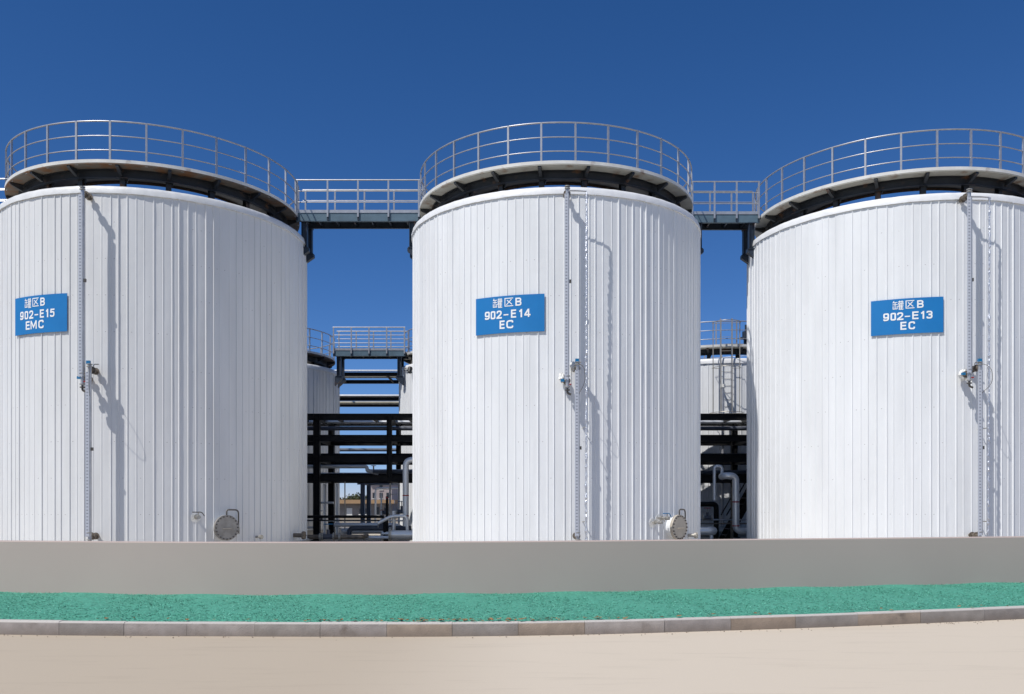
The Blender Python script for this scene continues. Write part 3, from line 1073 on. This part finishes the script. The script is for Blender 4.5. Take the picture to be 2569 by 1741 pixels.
pipe([(g6.x - .9, 33.6, 1.45), (g6.x, 33.6, 1.45), (g6.x, 33.6, 0)], .10, M_BLACK, 'black pipe bending down behind the inverted U', .15)
pipe([(g6.x + .55, 33.4, 0), (g6.x + .55, 33.4, 2.1)], .055, M_BROWN, 'dark reddish upright pipe left of the thick silver pipe in the right gap', .1)
pipe([(5.5, 33.0, .72), (10.2, 33.0, .72)], .025, M_BROWN, 'thin brownish pipe running low across the right gap', .1)
pipe([(5.5, 33.3, .86), (10.2, 33.3, .86)], .03, M_GALV, 'thin pale pipe running low across the right gap', .1)
hand_valve((7.35, 33.0, .95), 'dark valve behind the fat stub in the right gap', .8, M_RED)

# stair in the right gap
st = empty('steel_stair', (9.0, 35.0, 0))
tag(st, 'narrow black steel stair partly hidden by tank E13 in the right gap', 'stair')
for y in (-.45, .45):
    MB().bar((-.55, y, 0), (.75, y, 2.35), .05, .22).build('stringer', M_BLACK, st, 0)
    MB().bar((-.55, y, 1.0), (.75, y, 3.3), .04, .04).build('handrail', M_BLACK, st, 0)
for k in range(9):
    MB().box((-.45 + .135 * k, 0, .22 + .245 * k), (.24, .85, .03)).build('tread', M_GIRD, st, 0)

# caged ladder and gauge on the back right tank
a, d = hit(1822, B3, 4.18)
cl = empty('caged_ladder', (B3[0] + 4.18 * sin(a), B3[1] - 4.18 * cos(a), 4.9), a)
tag(cl, 'pale steel caged ladder climbing the small tank in the right gap', 'ladder')
for sx in (-.24, .24):
    MB().bar((sx, 0, 0), (sx, 0, 4.55), .055, .03).build('stringer', M_GALV, cl, 0)
for k in range(15):
    MB().cyl((-.24, 0, .15 + .3 * k), (.24, 0, .15 + .3 * k), .008, 8).build('rung', M_STEEL, cl)
cage = empty('cage', (0, 0, 0), 0, cl)
for k, z in enumerate((.45, 2.4, 4.35)):
    w_ = .72 if k == 0 else .60
    arc = [(w_ * cos(pi + pi * j / 12), w_ * sin(pi + pi * j / 12) * 1.2, z) for j in range(13)]
    MB().tube([(-.24, 0, z)] + arc + [(.24, 0, z)], .014, 6).build('hoop', M_STEEL, cage)
for q in (195, 240, 285, 330):
    b = radians(q)
    MB().bar((.60 * cos(b), .60 * sin(b) * 1.2, .45), (.60 * cos(b), .60 * sin(b) * 1.2, 4.35), .04, .012).build('cage_bar', M_STEEL, cage, 0)

a, d = hit(1823, B3, 4.55)
bg = empty('level_gauge', (B3[0] + 4.5 * sin(a - .035), B3[1] - 4.5 * cos(a - .035), .5), a)
tag(bg, 'slim pale level gauge on the small tank in the right gap, beside the caged ladder', 'level gauge')
MB().cyl((0, 0, 0), (0, 0, 6.05), .06, 12).build('float_tube', M_GALV, bg)
for z in (.3, 5.95):
    MB().cyl((0, 0, z), (0, .52, z), .045, 10).build('arm', M_GALV, bg)
MB().box((0, 0, 6.0), (.2, .16, .14)).build('cap', M_WRAP, bg, 0)

# vent on top of the back right tank, and a flood lamp on the back middle tank
vn = empty('roof_vent', (B3[0] + .7, B3[1] - 3.0, BD + .01))
tag(vn, 'dark roof valve standing on the small tank in the right gap', 'roof vent')
MB().cyl((0, 0, 0), (0, 0, .55), .10, 14).build('stem', M_NAVY, vn)
MB().cyl((0, 0, .50), (0, 0, .56), .26, 18).cyl((0, 0, .56), (0, 0, .82), .16, 16).build('body', M_NAVY, vn)
MB().cyl((0, 0, .82), (0, 0, 1.12), .05, 10).build('spindle', M_NAVY, vn)
MB().bar((-.9, 0, .25), (.9, 0, .25), .06, .06).build('side_pipe', M_GALV, vn, 0)

fl = P(1024, 929, 38.4)
a, d = hit(1026, B2, 4.15)
lp = empty('flood_lamp', (B2[0] + 4.02 * sin(a), B2[1] - 4.02 * cos(a), zat(927, d)), a)
tag(lp, 'small dark flood lamp on an arm at the rim of the small tank behind E14', 'lamp')
MB().tube(fillet([(-.5, .05, .1), (-.5, -.1, .12), (.1, -.12, .06)], .05), .02, 8).build('arm', M_STEEL, lp)
MB().cyl((.1, -.12, .08), (.16, -.2, -.16), .10, 14).build('housing', M_GIRD, lp)

# ------------------------------------------------------------------ setting: wall, verge, kerb, road, ground


def spline(pts):
    pts = sorted(pts)

    def f(x):
        n = len(pts)
        sl = []
        for i in range(n):
            if i == 0:
                s = (pts[1][1] - pts[0][1]) / (pts[1][0] - pts[0][0])
            elif i == n - 1:
                s = (pts[-1][1] - pts[-2][1]) / (pts[-1][0] - pts[-2][0])
            else:
                s = (pts[i + 1][1] - pts[i - 1][1]) / (pts[i + 1][0] - pts[i - 1][0])
            sl.append(s)
        if x <= pts[0][0]:
            return pts[0][1] + sl[0] * (x - pts[0][0])
        if x >= pts[-1][0]:
            return pts[-1][1] + sl[-1] * (x - pts[-1][0])
        for i in range(n - 1):
            if x <= pts[i + 1][0]:
                h = pts[i + 1][0] - pts[i][0]
                t = (x - pts[i][0]) / h
                return ((2 * t ** 3 - 3 * t * t + 1) * pts[i][1] + (t ** 3 - 2 * t * t + t) * h * sl[i]
                        + (-2 * t ** 3 + 3 * t * t) * pts[i + 1][1] + (t ** 3 - t * t) * h * sl[i + 1])
    return f


wall_y = spline([(-14.0, 15.9), (-8.81, 15.08), (-4.80, 14.62), (-.10, 14.88), (4.4, 15.72), (9.83, 16.84), (16, 18.2)])
kerb_y = spline([(-12.0, 12.3), (-6.78, 11.62), (-3.8, 11.46), (0, 11.50), (3.8, 12.15), (7.7, 13.15), (14, 14.9)])

# wall
w = MB()
XW0, XW1, NW = -22.0, 26.0, 160
vs, fs = [], []
for j in range(NW + 1):
    x = XW0 + (XW1 - XW0) * j / NW
    y = wall_y(x)
    for (dy, z) in ((0, -.25), (0, .888), (.012, .90), (.228, .90), (.24, .888), (.24, -.25)):
        vs.append((x, y + dy, z))
for j in range(NW):
    for i in range(5):
        fs.append((j * 6 + i, j * 6 + 6 + i, j * 6 + 7 + i, j * 6 + 1 + i))
w.add(vs, fs)
bw = w.build('boundary_wall', M_WALL, None, 30)
tag(bw, 'low smooth grey rendered wall running in front of all the tanks', 'wall')

# kerbstones
kb = empty('kerb', (0, 0, 0))
tag(kb, 'row of weathered grey and tan kerbstones along the road', 'kerb', kind='structure')
joints = [-14.2, -13.3, -12.4, -11.55, -10.7, -9.8, -8.9, -8.0, -7.1]
seen = [147, 310, 468, 638, 803, 970, 1134, 1300, 1467, 1667, 1834, 1996, 2153, 2310, 2470]
for s in seen:
    x = 0
    for _ in range(6):
        x = (s - CX) / F * kerb_y(x)
    joints.append(x)
for k in range(1, 10):
    joints.append(joints[-1] + .95)
KM = []
for i, c in enumerate(((.235, .214, .202), (.29, .26, .246), (.26, .236, .218), (.31, .25, .20), (.285, .225, .175), (.32, .287, .268))):
    m = mat('kerb_concrete', c, rough=.9, noise=.22, nscale=6, bump=.5, bscale=70)
    # dark damp stains with their own shape
    nt = m.node_tree
    b = nt.nodes['Principled BSDF']
    old = b.inputs['Base Color'].links[0].from_socket
    tc = nt.nodes.new('ShaderNodeTexCoord')
    n = nt.nodes.new('ShaderNodeTexNoise')
    n.inputs['Scale'].default_value = 2.1
    n.inputs['Detail'].default_value = 5
    n.inputs['Roughness'].default_value = .6
    nt.links.new(tc.outputs['Object'], n.inputs['Vector'])
    r = nt.nodes.new('ShaderNodeValToRGB')
    r.color_ramp.elements[0].position = .60
    r.color_ramp.elements[1].position = .74
    nt.links.new(n.outputs['Fac'], r.inputs['Fac'])
    mx = nt.nodes.new('ShaderNodeMix')
    mx.data_type = 'RGBA'
    nt.links.new(r.outputs['Color'], mx.inputs[0])
    nt.links.new(old, mx.inputs[6])
    mx.inputs[7].default_value = (.12, .10, .085, 1) if i % 2 else (.20, .15, .10, 1)
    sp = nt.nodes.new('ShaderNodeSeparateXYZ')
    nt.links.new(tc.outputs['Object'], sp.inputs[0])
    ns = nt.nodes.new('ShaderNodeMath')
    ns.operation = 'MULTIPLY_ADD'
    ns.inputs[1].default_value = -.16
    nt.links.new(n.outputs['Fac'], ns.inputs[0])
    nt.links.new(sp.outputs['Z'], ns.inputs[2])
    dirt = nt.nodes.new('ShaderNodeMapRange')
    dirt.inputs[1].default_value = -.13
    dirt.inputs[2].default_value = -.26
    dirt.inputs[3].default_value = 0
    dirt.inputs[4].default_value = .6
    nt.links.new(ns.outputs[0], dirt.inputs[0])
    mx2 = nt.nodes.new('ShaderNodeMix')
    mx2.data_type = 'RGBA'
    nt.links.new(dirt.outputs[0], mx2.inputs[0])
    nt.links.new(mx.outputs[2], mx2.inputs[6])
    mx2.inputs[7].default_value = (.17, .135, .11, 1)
    tp = nt.nodes.new('ShaderNodeMapRange')  # paler top face: the light on the kerb's top is painted into the colour
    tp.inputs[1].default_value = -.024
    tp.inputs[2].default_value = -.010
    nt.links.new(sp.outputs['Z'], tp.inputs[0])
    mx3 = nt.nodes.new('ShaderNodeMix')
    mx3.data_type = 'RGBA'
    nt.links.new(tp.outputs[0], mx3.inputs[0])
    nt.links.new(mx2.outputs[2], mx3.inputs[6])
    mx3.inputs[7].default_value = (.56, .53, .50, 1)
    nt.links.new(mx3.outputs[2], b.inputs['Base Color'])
    KM.append(m)
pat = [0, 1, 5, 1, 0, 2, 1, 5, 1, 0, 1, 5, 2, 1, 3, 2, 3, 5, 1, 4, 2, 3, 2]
for i in range(len(joints) - 1):
    xa, xb = joints[i] + .002, joints[i + 1] - .002
    dy, dzz = rng.uniform(-.006, .006), rng.uniform(-.007, .005)
    n = 4
    vs, fs = [], []
    for j in range(n + 1):
        x = xa + (xb - xa) * j / n
        y = kerb_y(x) + dy
        for (oy, z) in ((0, -.26), (.006, -.022), (.022, 0), (.13, 0), (.13, -.26)):
            vs.append((x, y + oy, z + dzz))
    for j in range(n):
        for q in range(4):
            fs.append((j * 5 + q, j * 5 + 5 + q, j * 5 + 6 + q, j * 5 + 1 + q))
    fs += [(0, 1, 2, 3, 4), tuple(n * 5 + q for q in (4, 3, 2, 1, 0))]
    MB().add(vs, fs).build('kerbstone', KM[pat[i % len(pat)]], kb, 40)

# verge: turquoise green ground cover
M_NET = mat('turquoise_cover', (.085, .375, .27), rough=.75, noise=.30, nscale=30, stretch=(.6, 1.6, 1), bump=.9, bscale=45)
M_SOIL = mat('verge_soil', (.23, .19, .14), rough=.95, noise=.3, nscale=9)
vs, fs = [], []
NX, NY = 520, 26
for j in range(NX + 1):
    x = -16 + 34 * j / NX
    ya, yb = kerb_y(x) + .131 + .03 * max(0, sin(x * 1.7 + 1) * sin(x * 4.3)), wall_y(x) - .001
    for i in range(NY + 1):
        t = i / NY
        z = -.004 + .03 * min(1, t * 6) + (rng.gauss(0, .010) if 0 < i < NY else 0) + .012 * sin(x * 3.1 + t * 5) * t
        if i == 0:
            z = -.02
        vs.append((x + rng.uniform(-.02, .02), ya + (yb - ya) * t, z))
for j in range(NX):
    for i in range(NY):
        fs.append((j * (NY + 1) + i, (j + 1) * (NY + 1) + i, (j + 1) * (NY + 1) + i + 1, j * (NY + 1) + i + 1))
verge = MB().add(vs, fs).build('verge', M_NET, None, 60)
tag(verge, 'turquoise green planted strip between kerb and grey wall', 'verge', kind='structure')

# short tufts on the strip
m = bpy.data.materials.new('turquoise_tufts')
m.use_nodes = True
nt = m.node_tree
b = nt.nodes['Principled BSDF']
g = nt.nodes.new('ShaderNodeNewGeometry')
r = nt.nodes.new('ShaderNodeValToRGB')
r.color_ramp.elements[0].color = (.045, .23, .165, 1)
r.color_ramp.elements[1].color = (.24, .62, .48, 1)
e = r.color_ramp.elements.new(.5)
e.color = (.085, .375, .27, 1)
e = r.color_ramp.elements.new(.88)
e.color = (.13, .45, .335, 1)
nt.links.new(g.outputs['Random Per Island'], r.inputs['Fac'])
nt.links.new(r.outputs['Color'], b.inputs['Base Color'])
b.inputs['Roughness'].default_value = .6
vs, fs = [], []
for _ in range(60000):
    x = rng.uniform(-9.5, 11)
    ya, yb = kerb_y(x) + .15, wall_y(x) - .03
    y = ya + (yb - ya) * rng.random()
    a = rng.uniform(0, 2 * pi)
    L, wd = rng.uniform(.014, .04), rng.uniform(.005, .011)
    h = rng.uniform(.001, .013)
    d = Vector((cos(a), sin(a), 0))
    s = Vector((-sin(a), cos(a), 0))
    p = Vector((x, y, .02 + rng.uniform(0, .015)))
    k = len(vs)
    vs += [p - s * wd, p + s * wd, p + d * L + Vector((0, 0, h))]
    fs.append((k, k + 1, k + 2))
tuf = MB().add(vs, fs).build('grass', m, None, 0)
tag(tuf, 'short turquoise green fibres covering the strip in front of the wall', 'grass', kind='stuff')

# dead leaves and soil crumbs along the kerb
vs, fs = [], []
lm = mat('dry_leaf', (.30, .17, .07), rough=.8, noise=.5, nscale=14)
for k in range(170):
    if rng.random() < .75:
        x = rng.gauss(-.6, 1.1)
    else:
        x = rng.uniform(-6, 7.5)
    y = kerb_y(x) + rng.uniform(.07, .22)
    a = rng.uniform(0, 6.28)
    L = rng.uniform(.012, .04)
    z = .006 + rng.uniform(0, .02)
    q = len(vs)
    for t in range(5):
        b_ = a + t * 1.2566
        vs.append((x + cos(b_) * L * (1.3 if t % 2 else .7), y + sin(b_) * L * .7, z + rng.uniform(0, .018)))
    fs.append(tuple(range(q, q + 5)))
lf = MB().add(vs, fs).build('leaf_litter', lm, None, 0)
tag(lf, 'dry brown leaf litter scattered along the back of the kerb', 'leaves', kind='stuff')


# pebbles swept against the kerb
vs, fs = [], []
for k in range(150):
    x = rng.uniform(-7, 8) if rng.random() < .7 else rng.gauss(6.4, .4)
    y = kerb_y(x) - abs(rng.gauss(0, .10)) - .012
    r = rng.uniform(.004, .013)
    q = len(vs)
    for (a_, b_, c_) in ((1, 0, 0), (-1, 0, 0), (0, 1, 0), (0, -1, 0), (0, 0, 1), (0, 0, -1)):
        j = rng.uniform(.6, 1.3)
        vs.append((x + a_ * r * j, y + b_ * r * j, -.178 + r * .4 + c_ * r * j * .7))
    fs += [(q + i, q + j, q + k2) for i in (0, 1) for j in (2, 3) for k2 in (4, 5)]
pb = MB().add(vs, fs).build('gravel', mat('pebble', (.30, .24, .19), rough=.9, noise=.4, nscale=20), None, 0)
tag(pb, 'loose pebbles and grit lying on the road against the kerb', 'gravel', kind='stuff')


# road
def road_material():
    m = mat('road_concrete', (.45, .385, .32), rough=.85, noise=.05, nscale=.7)
    nt = m.node_tree
    N, L = nt.nodes, nt.links
    b = N['Principled BSDF']
    tc = N.new('ShaderNodeTexCoord')
    sp = N.new('ShaderNodeSeparateXYZ')
    L.new(tc.outputs['Object'], sp.inputs[0])
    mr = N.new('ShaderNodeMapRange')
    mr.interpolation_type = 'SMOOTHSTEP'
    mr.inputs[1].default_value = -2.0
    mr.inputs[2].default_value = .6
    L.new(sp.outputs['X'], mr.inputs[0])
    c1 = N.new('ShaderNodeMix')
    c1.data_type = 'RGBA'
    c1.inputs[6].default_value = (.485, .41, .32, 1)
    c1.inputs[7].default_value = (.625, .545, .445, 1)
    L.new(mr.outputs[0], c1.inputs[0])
    # trowel streaks and scuffs
    mp = N.new('ShaderNodeMapping')
    mp.inputs['Scale'].default_value = (.45, 3.2, 1)
    L.new(tc.outputs['Object'], mp.inputs['Vector'])
    n = N.new('ShaderNodeTexNoise')
    n.inputs['Scale'].default_value = 1.6
    n.inputs['Detail'].default_value = 7
    n.inputs['Roughness'].default_value = .62
    L.new(mp.outputs['Vector'], n.inputs['Vector'])
    r = N.new('ShaderNodeValToRGB')
    r.color_ramp.elements[0].position = .56
    r.color_ramp.elements[1].position = .72
    L.new(n.outputs['Fac'], r.inputs['Fac'])
    k = N.new('ShaderNodeMath')
    k.operation = 'MULTIPLY'
    k.inputs[1].default_value = .16
    L.new(r.outputs['Color'], k.inputs[0])
    c2 = N.new('ShaderNodeMix')
    c2.data_type = 'RGBA'
    L.new(k.outputs[0], c2.inputs[0])
    L.new(c1.outputs[2], c2.inputs[6])
    c2.inputs[7].default_value = (.27, .215, .16, 1)
    # sand grain
    n2 = N.new('ShaderNodeTexNoise')
    n2.inputs['Scale'].default_value = 90
    n2.inputs['Detail'].default_value = 3
    L.new(tc.outputs['Object'], n2.inputs['Vector'])
    r2 = N.new('ShaderNodeMapRange')
    r2.inputs[3].default_value = .93
    r2.inputs[4].default_value = 1.07
    L.new(n2.outputs['Fac'], r2.inputs[0])
    c3 = N.new('ShaderNodeMix')
    c3.data_type = 'RGBA'
    c3.blend_type = 'MULTIPLY'
    c3.inputs[0].default_value = 1
    L.new(c2.outputs[2], c3.inputs[6])
    L.new(r2.outputs[0], c3.inputs[7])
    L.new(c3.outputs[2], b.inputs['Base Color'])
    bp = N.new('ShaderNodeBump')
    bp.inputs['Strength'].default_value = .15
    bp.inputs['Distance'].default_value = .01
    L.new(n2.outputs['Fac'], bp.inputs['Height'])
    L.new(bp.outputs['Normal'], b.inputs['Normal'])
    return m


vs, fs = [], []
n = 80
for j in range(n + 1):
    x = -40 + 80 * j / n
    vs += [(x, kerb_y(x) + .05, -.18), (x, -14, -.18)]
for j in range(n):
    fs.append((2 * j, 2 * j + 1, 2 * j + 3, 2 * j + 2))
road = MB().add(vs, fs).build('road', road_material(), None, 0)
tag(road, 'smooth beige concrete road in the foreground', 'road', kind='structure')

M_FLOOR = mat('tank_farm_concrete', (.50, .45, .38), rough=.9, noise=.12, nscale=.6)
vs, fs = [], []
for j in range(n + 1):
    x = -40 + 80 * j / n
    vs += [(x, wall_y(x) + .12, .0), (x, 62, .0)]
for j in range(n):
    fs.append((2 * j, 2 * j + 2, 2 * j + 3, 2 * j + 1))
fl_ = MB().add(vs, fs).build('pavement', M_FLOOR, None, 0)
tag(fl_, 'pale concrete floor under the tanks, behind the grey wall', 'pavement', kind='structure')

M_EARTH = mat('dry_earth', (.30, .25, .19), rough=.95, noise=.25, nscale=.05)
gr = MB().add([(-3000, -3000, -.3), (3000, -3000, -.3), (3000, 4000, -.3), (-3000, 4000, -.3)], [(0, 1, 2, 3)]).build('ground', M_EARTH, None, 0)
tag(gr, 'flat dry ground reaching the horizon', 'ground', kind='structure')

# distant things seen through the gap under the near rack
M_TAN = mat('tan_render', (.42, .27, .15), rough=.9, noise=.2, nscale=.6)
M_PINK = mat('pinkish_render', (.42, .36, .35), rough=.9, noise=.1, nscale=.5)
M_WIN = mat('dark_glazing', (.03, .035, .045), rough=.2)
M_WHT = mat('white_render', (.72, .72, .70), rough=.8)
M_GREYW = mat('grey_render_far', (.27, .25, .24), rough=.9, noise=.3, nscale=.8)


def shed(x0, x1, Y, dpt, zr, wall_m, label, openings, roof_m, rh=.3):
    s = empty('low_building', ((x0 + x1) / 2, Y, -.3))
    tag(s, label, 'building')
    L = x1 - x0
    H = zr + .3
    MB().box((0, dpt / 2, (H) / 2), (L, dpt, H)).build('wall', wall_m, s, 0)
    MB().box((0, dpt / 2 - .2, H + rh / 2 + .002), (L + .6, dpt + .9, rh)).build('roof', roof_m, s, 0)
    for (cx, w_, zb, h, nm) in openings:
        o = MB().box((cx, -.01, zb + h / 2), (w_, .12, h)).build(nm, M_WHT if nm == 'door' else M_WIN, s, 0)
        MB().box((cx, -.09, zb - .05), (w_ + .2, .1, .1)).build('sill' if nm == 'window' else 'step', M_WHT, o, 0)
    if rh < .45 and wall_m is M_GREYW:
        MB().box((0, -.55, H + .16), (L + .7, .12, .34)).build('gutter', M_WHT, s, 0)
    return s


shed(-27, -13, 95, 8, 1.25, M_GREYW, 'long low grey building far off, under a white gutter and tan roof', [(-6.5, .5, .3, .8, 'window'), (-5.2, .6, .05, 1.0, 'door'), (-3.4, .4, .3, .9, 'window'), (-2.1, .7, .05, 1.0, 'door'), (-.6, .35, .5, .6, 'window'), (.5, .5, .05, 1.0, 'door'), (2.4, .6, .05, 1.0, 'door'), (3.9, .8, .4, .6, 'window'), (5.4, .4, .3, .85, 'window')], M_TAN, .40)
shed(-22.6, -19.2, 140, 8, 4.6, M_PINK, 'pinkish distant building with small windows, right of the far trees', [(-1.1, .5, 2.2, .9, 'window'), (0, .5, 2.2, .9, 'window'), (1.1, .5, 2.2, .9, 'window'), (0, .5, 3.6, .8, 'window')], M_PINK, .3)


def leafy(x, y, h, wdt, seed, label, col):
    r_ = random.Random(seed)
    t = empty('tree', (x, y, -.3))
    tag(t, label, 'tree', 'far trees on the skyline')
    MB().tube([(0, 0, 0), (.1, 0, h * .3), (.05, .1, h * .65)], [.16, .11, .05], 8).build('trunk', M_BARK, t)
    vs, fs = [], []
    cl_ = [(r_.uniform(-.8, .8) * wdt, r_.uniform(-.8, .8) * wdt, h * r_.uniform(.35, .85), r_.uniform(.35, .6) * wdt) for _ in range(9)]
    for _ in range(900):
        cx, cy, cz, cr = r_.choice(cl_)
        v = Vector((r_.gauss(0, 1), r_.gauss(0, 1), r_.gauss(0, 1))).normalized() * cr * r_.random() ** .4
        p = Vector((cx, cy, cz)) + v
        a = Vector((r_.gauss(0, 1), r_.gauss(0, 1), r_.gauss(0, 1))).normalized()
        b_ = a.cross(Vector((r_.gauss(0, 1), r_.gauss(0, 1), r_.gauss(0, 1)))).normalized()
        s = r_.uniform(.10, .22)
        k = len(vs)
        vs += [p + a * s, p + b_ * s, p - a * s, p - b_ * s]
        fs.append((k, k + 1, k + 2, k + 3))
    MB().add(vs, fs).build('crown', col, t, 0)


M_BARK = mat('bark', (.10, .075, .05), rough=.9)
M_LEAF = mat('olive_leaf', (.085, .095, .035), rough=.7, noise=.5, nscale=.8)
M_LEAF2 = mat('brownish_leaf', (.13, .10, .05), rough=.7, noise=.5, nscale=.8)
for k, (px, h, w_, lb, lmm) in enumerate(((858, 1.9, 2.2, 'small brownish tree far off, nearest the left rack columns', M_LEAF2),
                                          (880, 2.5, 2.2, 'olive tree far off, second from the left on the skyline', M_LEAF),
                                          (897, 2.9, 2.2, 'taller olive tree far off, left of the bluish posts', M_LEAF),
                                          (941, 3.3, 2.0, 'tallest dark olive tree far off, right of the bluish posts', M_LEAF),
                                          (958, 2.5, 2.0, 'olive tree far off, beside the pinkish building', M_LEAF))):
    leafy((px - CX) / F * 165, 165, h, w_, 90 + k, lb, lmm)

# ------------------------------------------------------------------ light, sky, camera
SKY_CURVE = ((1.30, .62), (1.0, .66), (.92, .975))
SUN_EL, SUN_AZ = radians(54), radians(46)      # azimuth measured from -Y (behind the camera) towards -X
to_sun = Vector((-sin(SUN_AZ) * cos(SUN_EL), -cos(SUN_AZ) * cos(SUN_EL), sin(SUN_EL)))
sd = bpy.data.lights.new('sun', 'SUN')
sd.energy = 4.0
sd.angle = radians(.53)
sd.color = (1.0, .96, .90)
so = bpy.data.objects.new('sun', sd)
COL.objects.link(so)
so.rotation_euler = to_sun.to_track_quat('Z', 'Y').to_euler()

wd = bpy.data.worlds.new('World')
scene.world = wd
wd.use_nodes = True
nt = wd.node_tree
bg = nt.nodes['Background']
sk = nt.nodes.new('ShaderNodeTexSky')
sk.sky_type = 'NISHITA'
sk.sun_disc = False
sk.sun_elevation = SUN_EL
sk.sun_rotation = atan2(to_sun.x, to_sun.y)
sk.altitude = 300
sk.air_density = .7
sk.dust_density = 0
sk.ozone_density = 1
WN, WL = nt.nodes, nt.links


def wmath(op, a, b=None, clamp=False):
    n = WN.new('ShaderNodeMath')
    n.operation = op
    n.use_clamp = clamp
    for i, q in enumerate((a, b)):
        if q is None:
            continue
        if isinstance(q, (int, float)):
            n.inputs[i].default_value = q
        else:
            WL.new(q, n.inputs[i])
    return n.outputs[0]


# polarised sky: away from the sun each channel gets a steeper curve, round the sun the plain sky stays
sep = WN.new('ShaderNodeSeparateColor')
WL.new(sk.outputs[0], sep.inputs[0])
cmb = WN.new('ShaderNodeCombineColor')
for i, (ex, gain) in enumerate(SKY_CURVE):
    v = wmath('MULTIPLY', sep.outputs[i], .10)
    v = wmath('MULTIPLY', wmath('POWER', v, ex), gain * 10)
    WL.new(v, cmb.inputs[i])
tcw = WN.new('ShaderNodeTexCoord')
dt = WN.new('ShaderNodeVectorMath')
dt.operation = 'DOT_PRODUCT'
WL.new(tcw.outputs['Generated'], dt.inputs[0])
dt.inputs[1].default_value = tuple(-to_sun)
mrw = WN.new('ShaderNodeMapRange')
mrw.interpolation_type = 'SMOOTHSTEP'
mrw.inputs[1].default_value = -.75
mrw.inputs[2].default_value = -.25
WL.new(dt.outputs['Value'], mrw.inputs[0])
mxw = WN.new('ShaderNodeMix')
mxw.data_type = 'RGBA'
WL.new(mrw.outputs[0], mxw.inputs[0])
WL.new(sk.outputs[0], mxw.inputs[6])
WL.new(cmb.outputs[0], mxw.inputs[7])
WL.new(mxw.outputs[2], bg.inputs['Color'])
bg.inputs['Strength'].default_value = .10

cam = bpy.data.cameras.new('camera')
cam.sensor_width = 36
cam.lens = 36 * F / 2569
cam.shift_y = (HZ - 1741 / 2) / 2569
cam.clip_end = 6000
co = bpy.data.objects.new('camera', cam)
COL.objects.link(co)
co.location = (0, 0, EYE)
co.rotation_euler = (radians(90), 0, 0)
scene.camera = co
scene.view_settings.view_transform = 'Standard'
scene.view_settings.look = 'None'
scene.view_settings.exposure = 0.0
scene.view_settings.gamma = 1.0
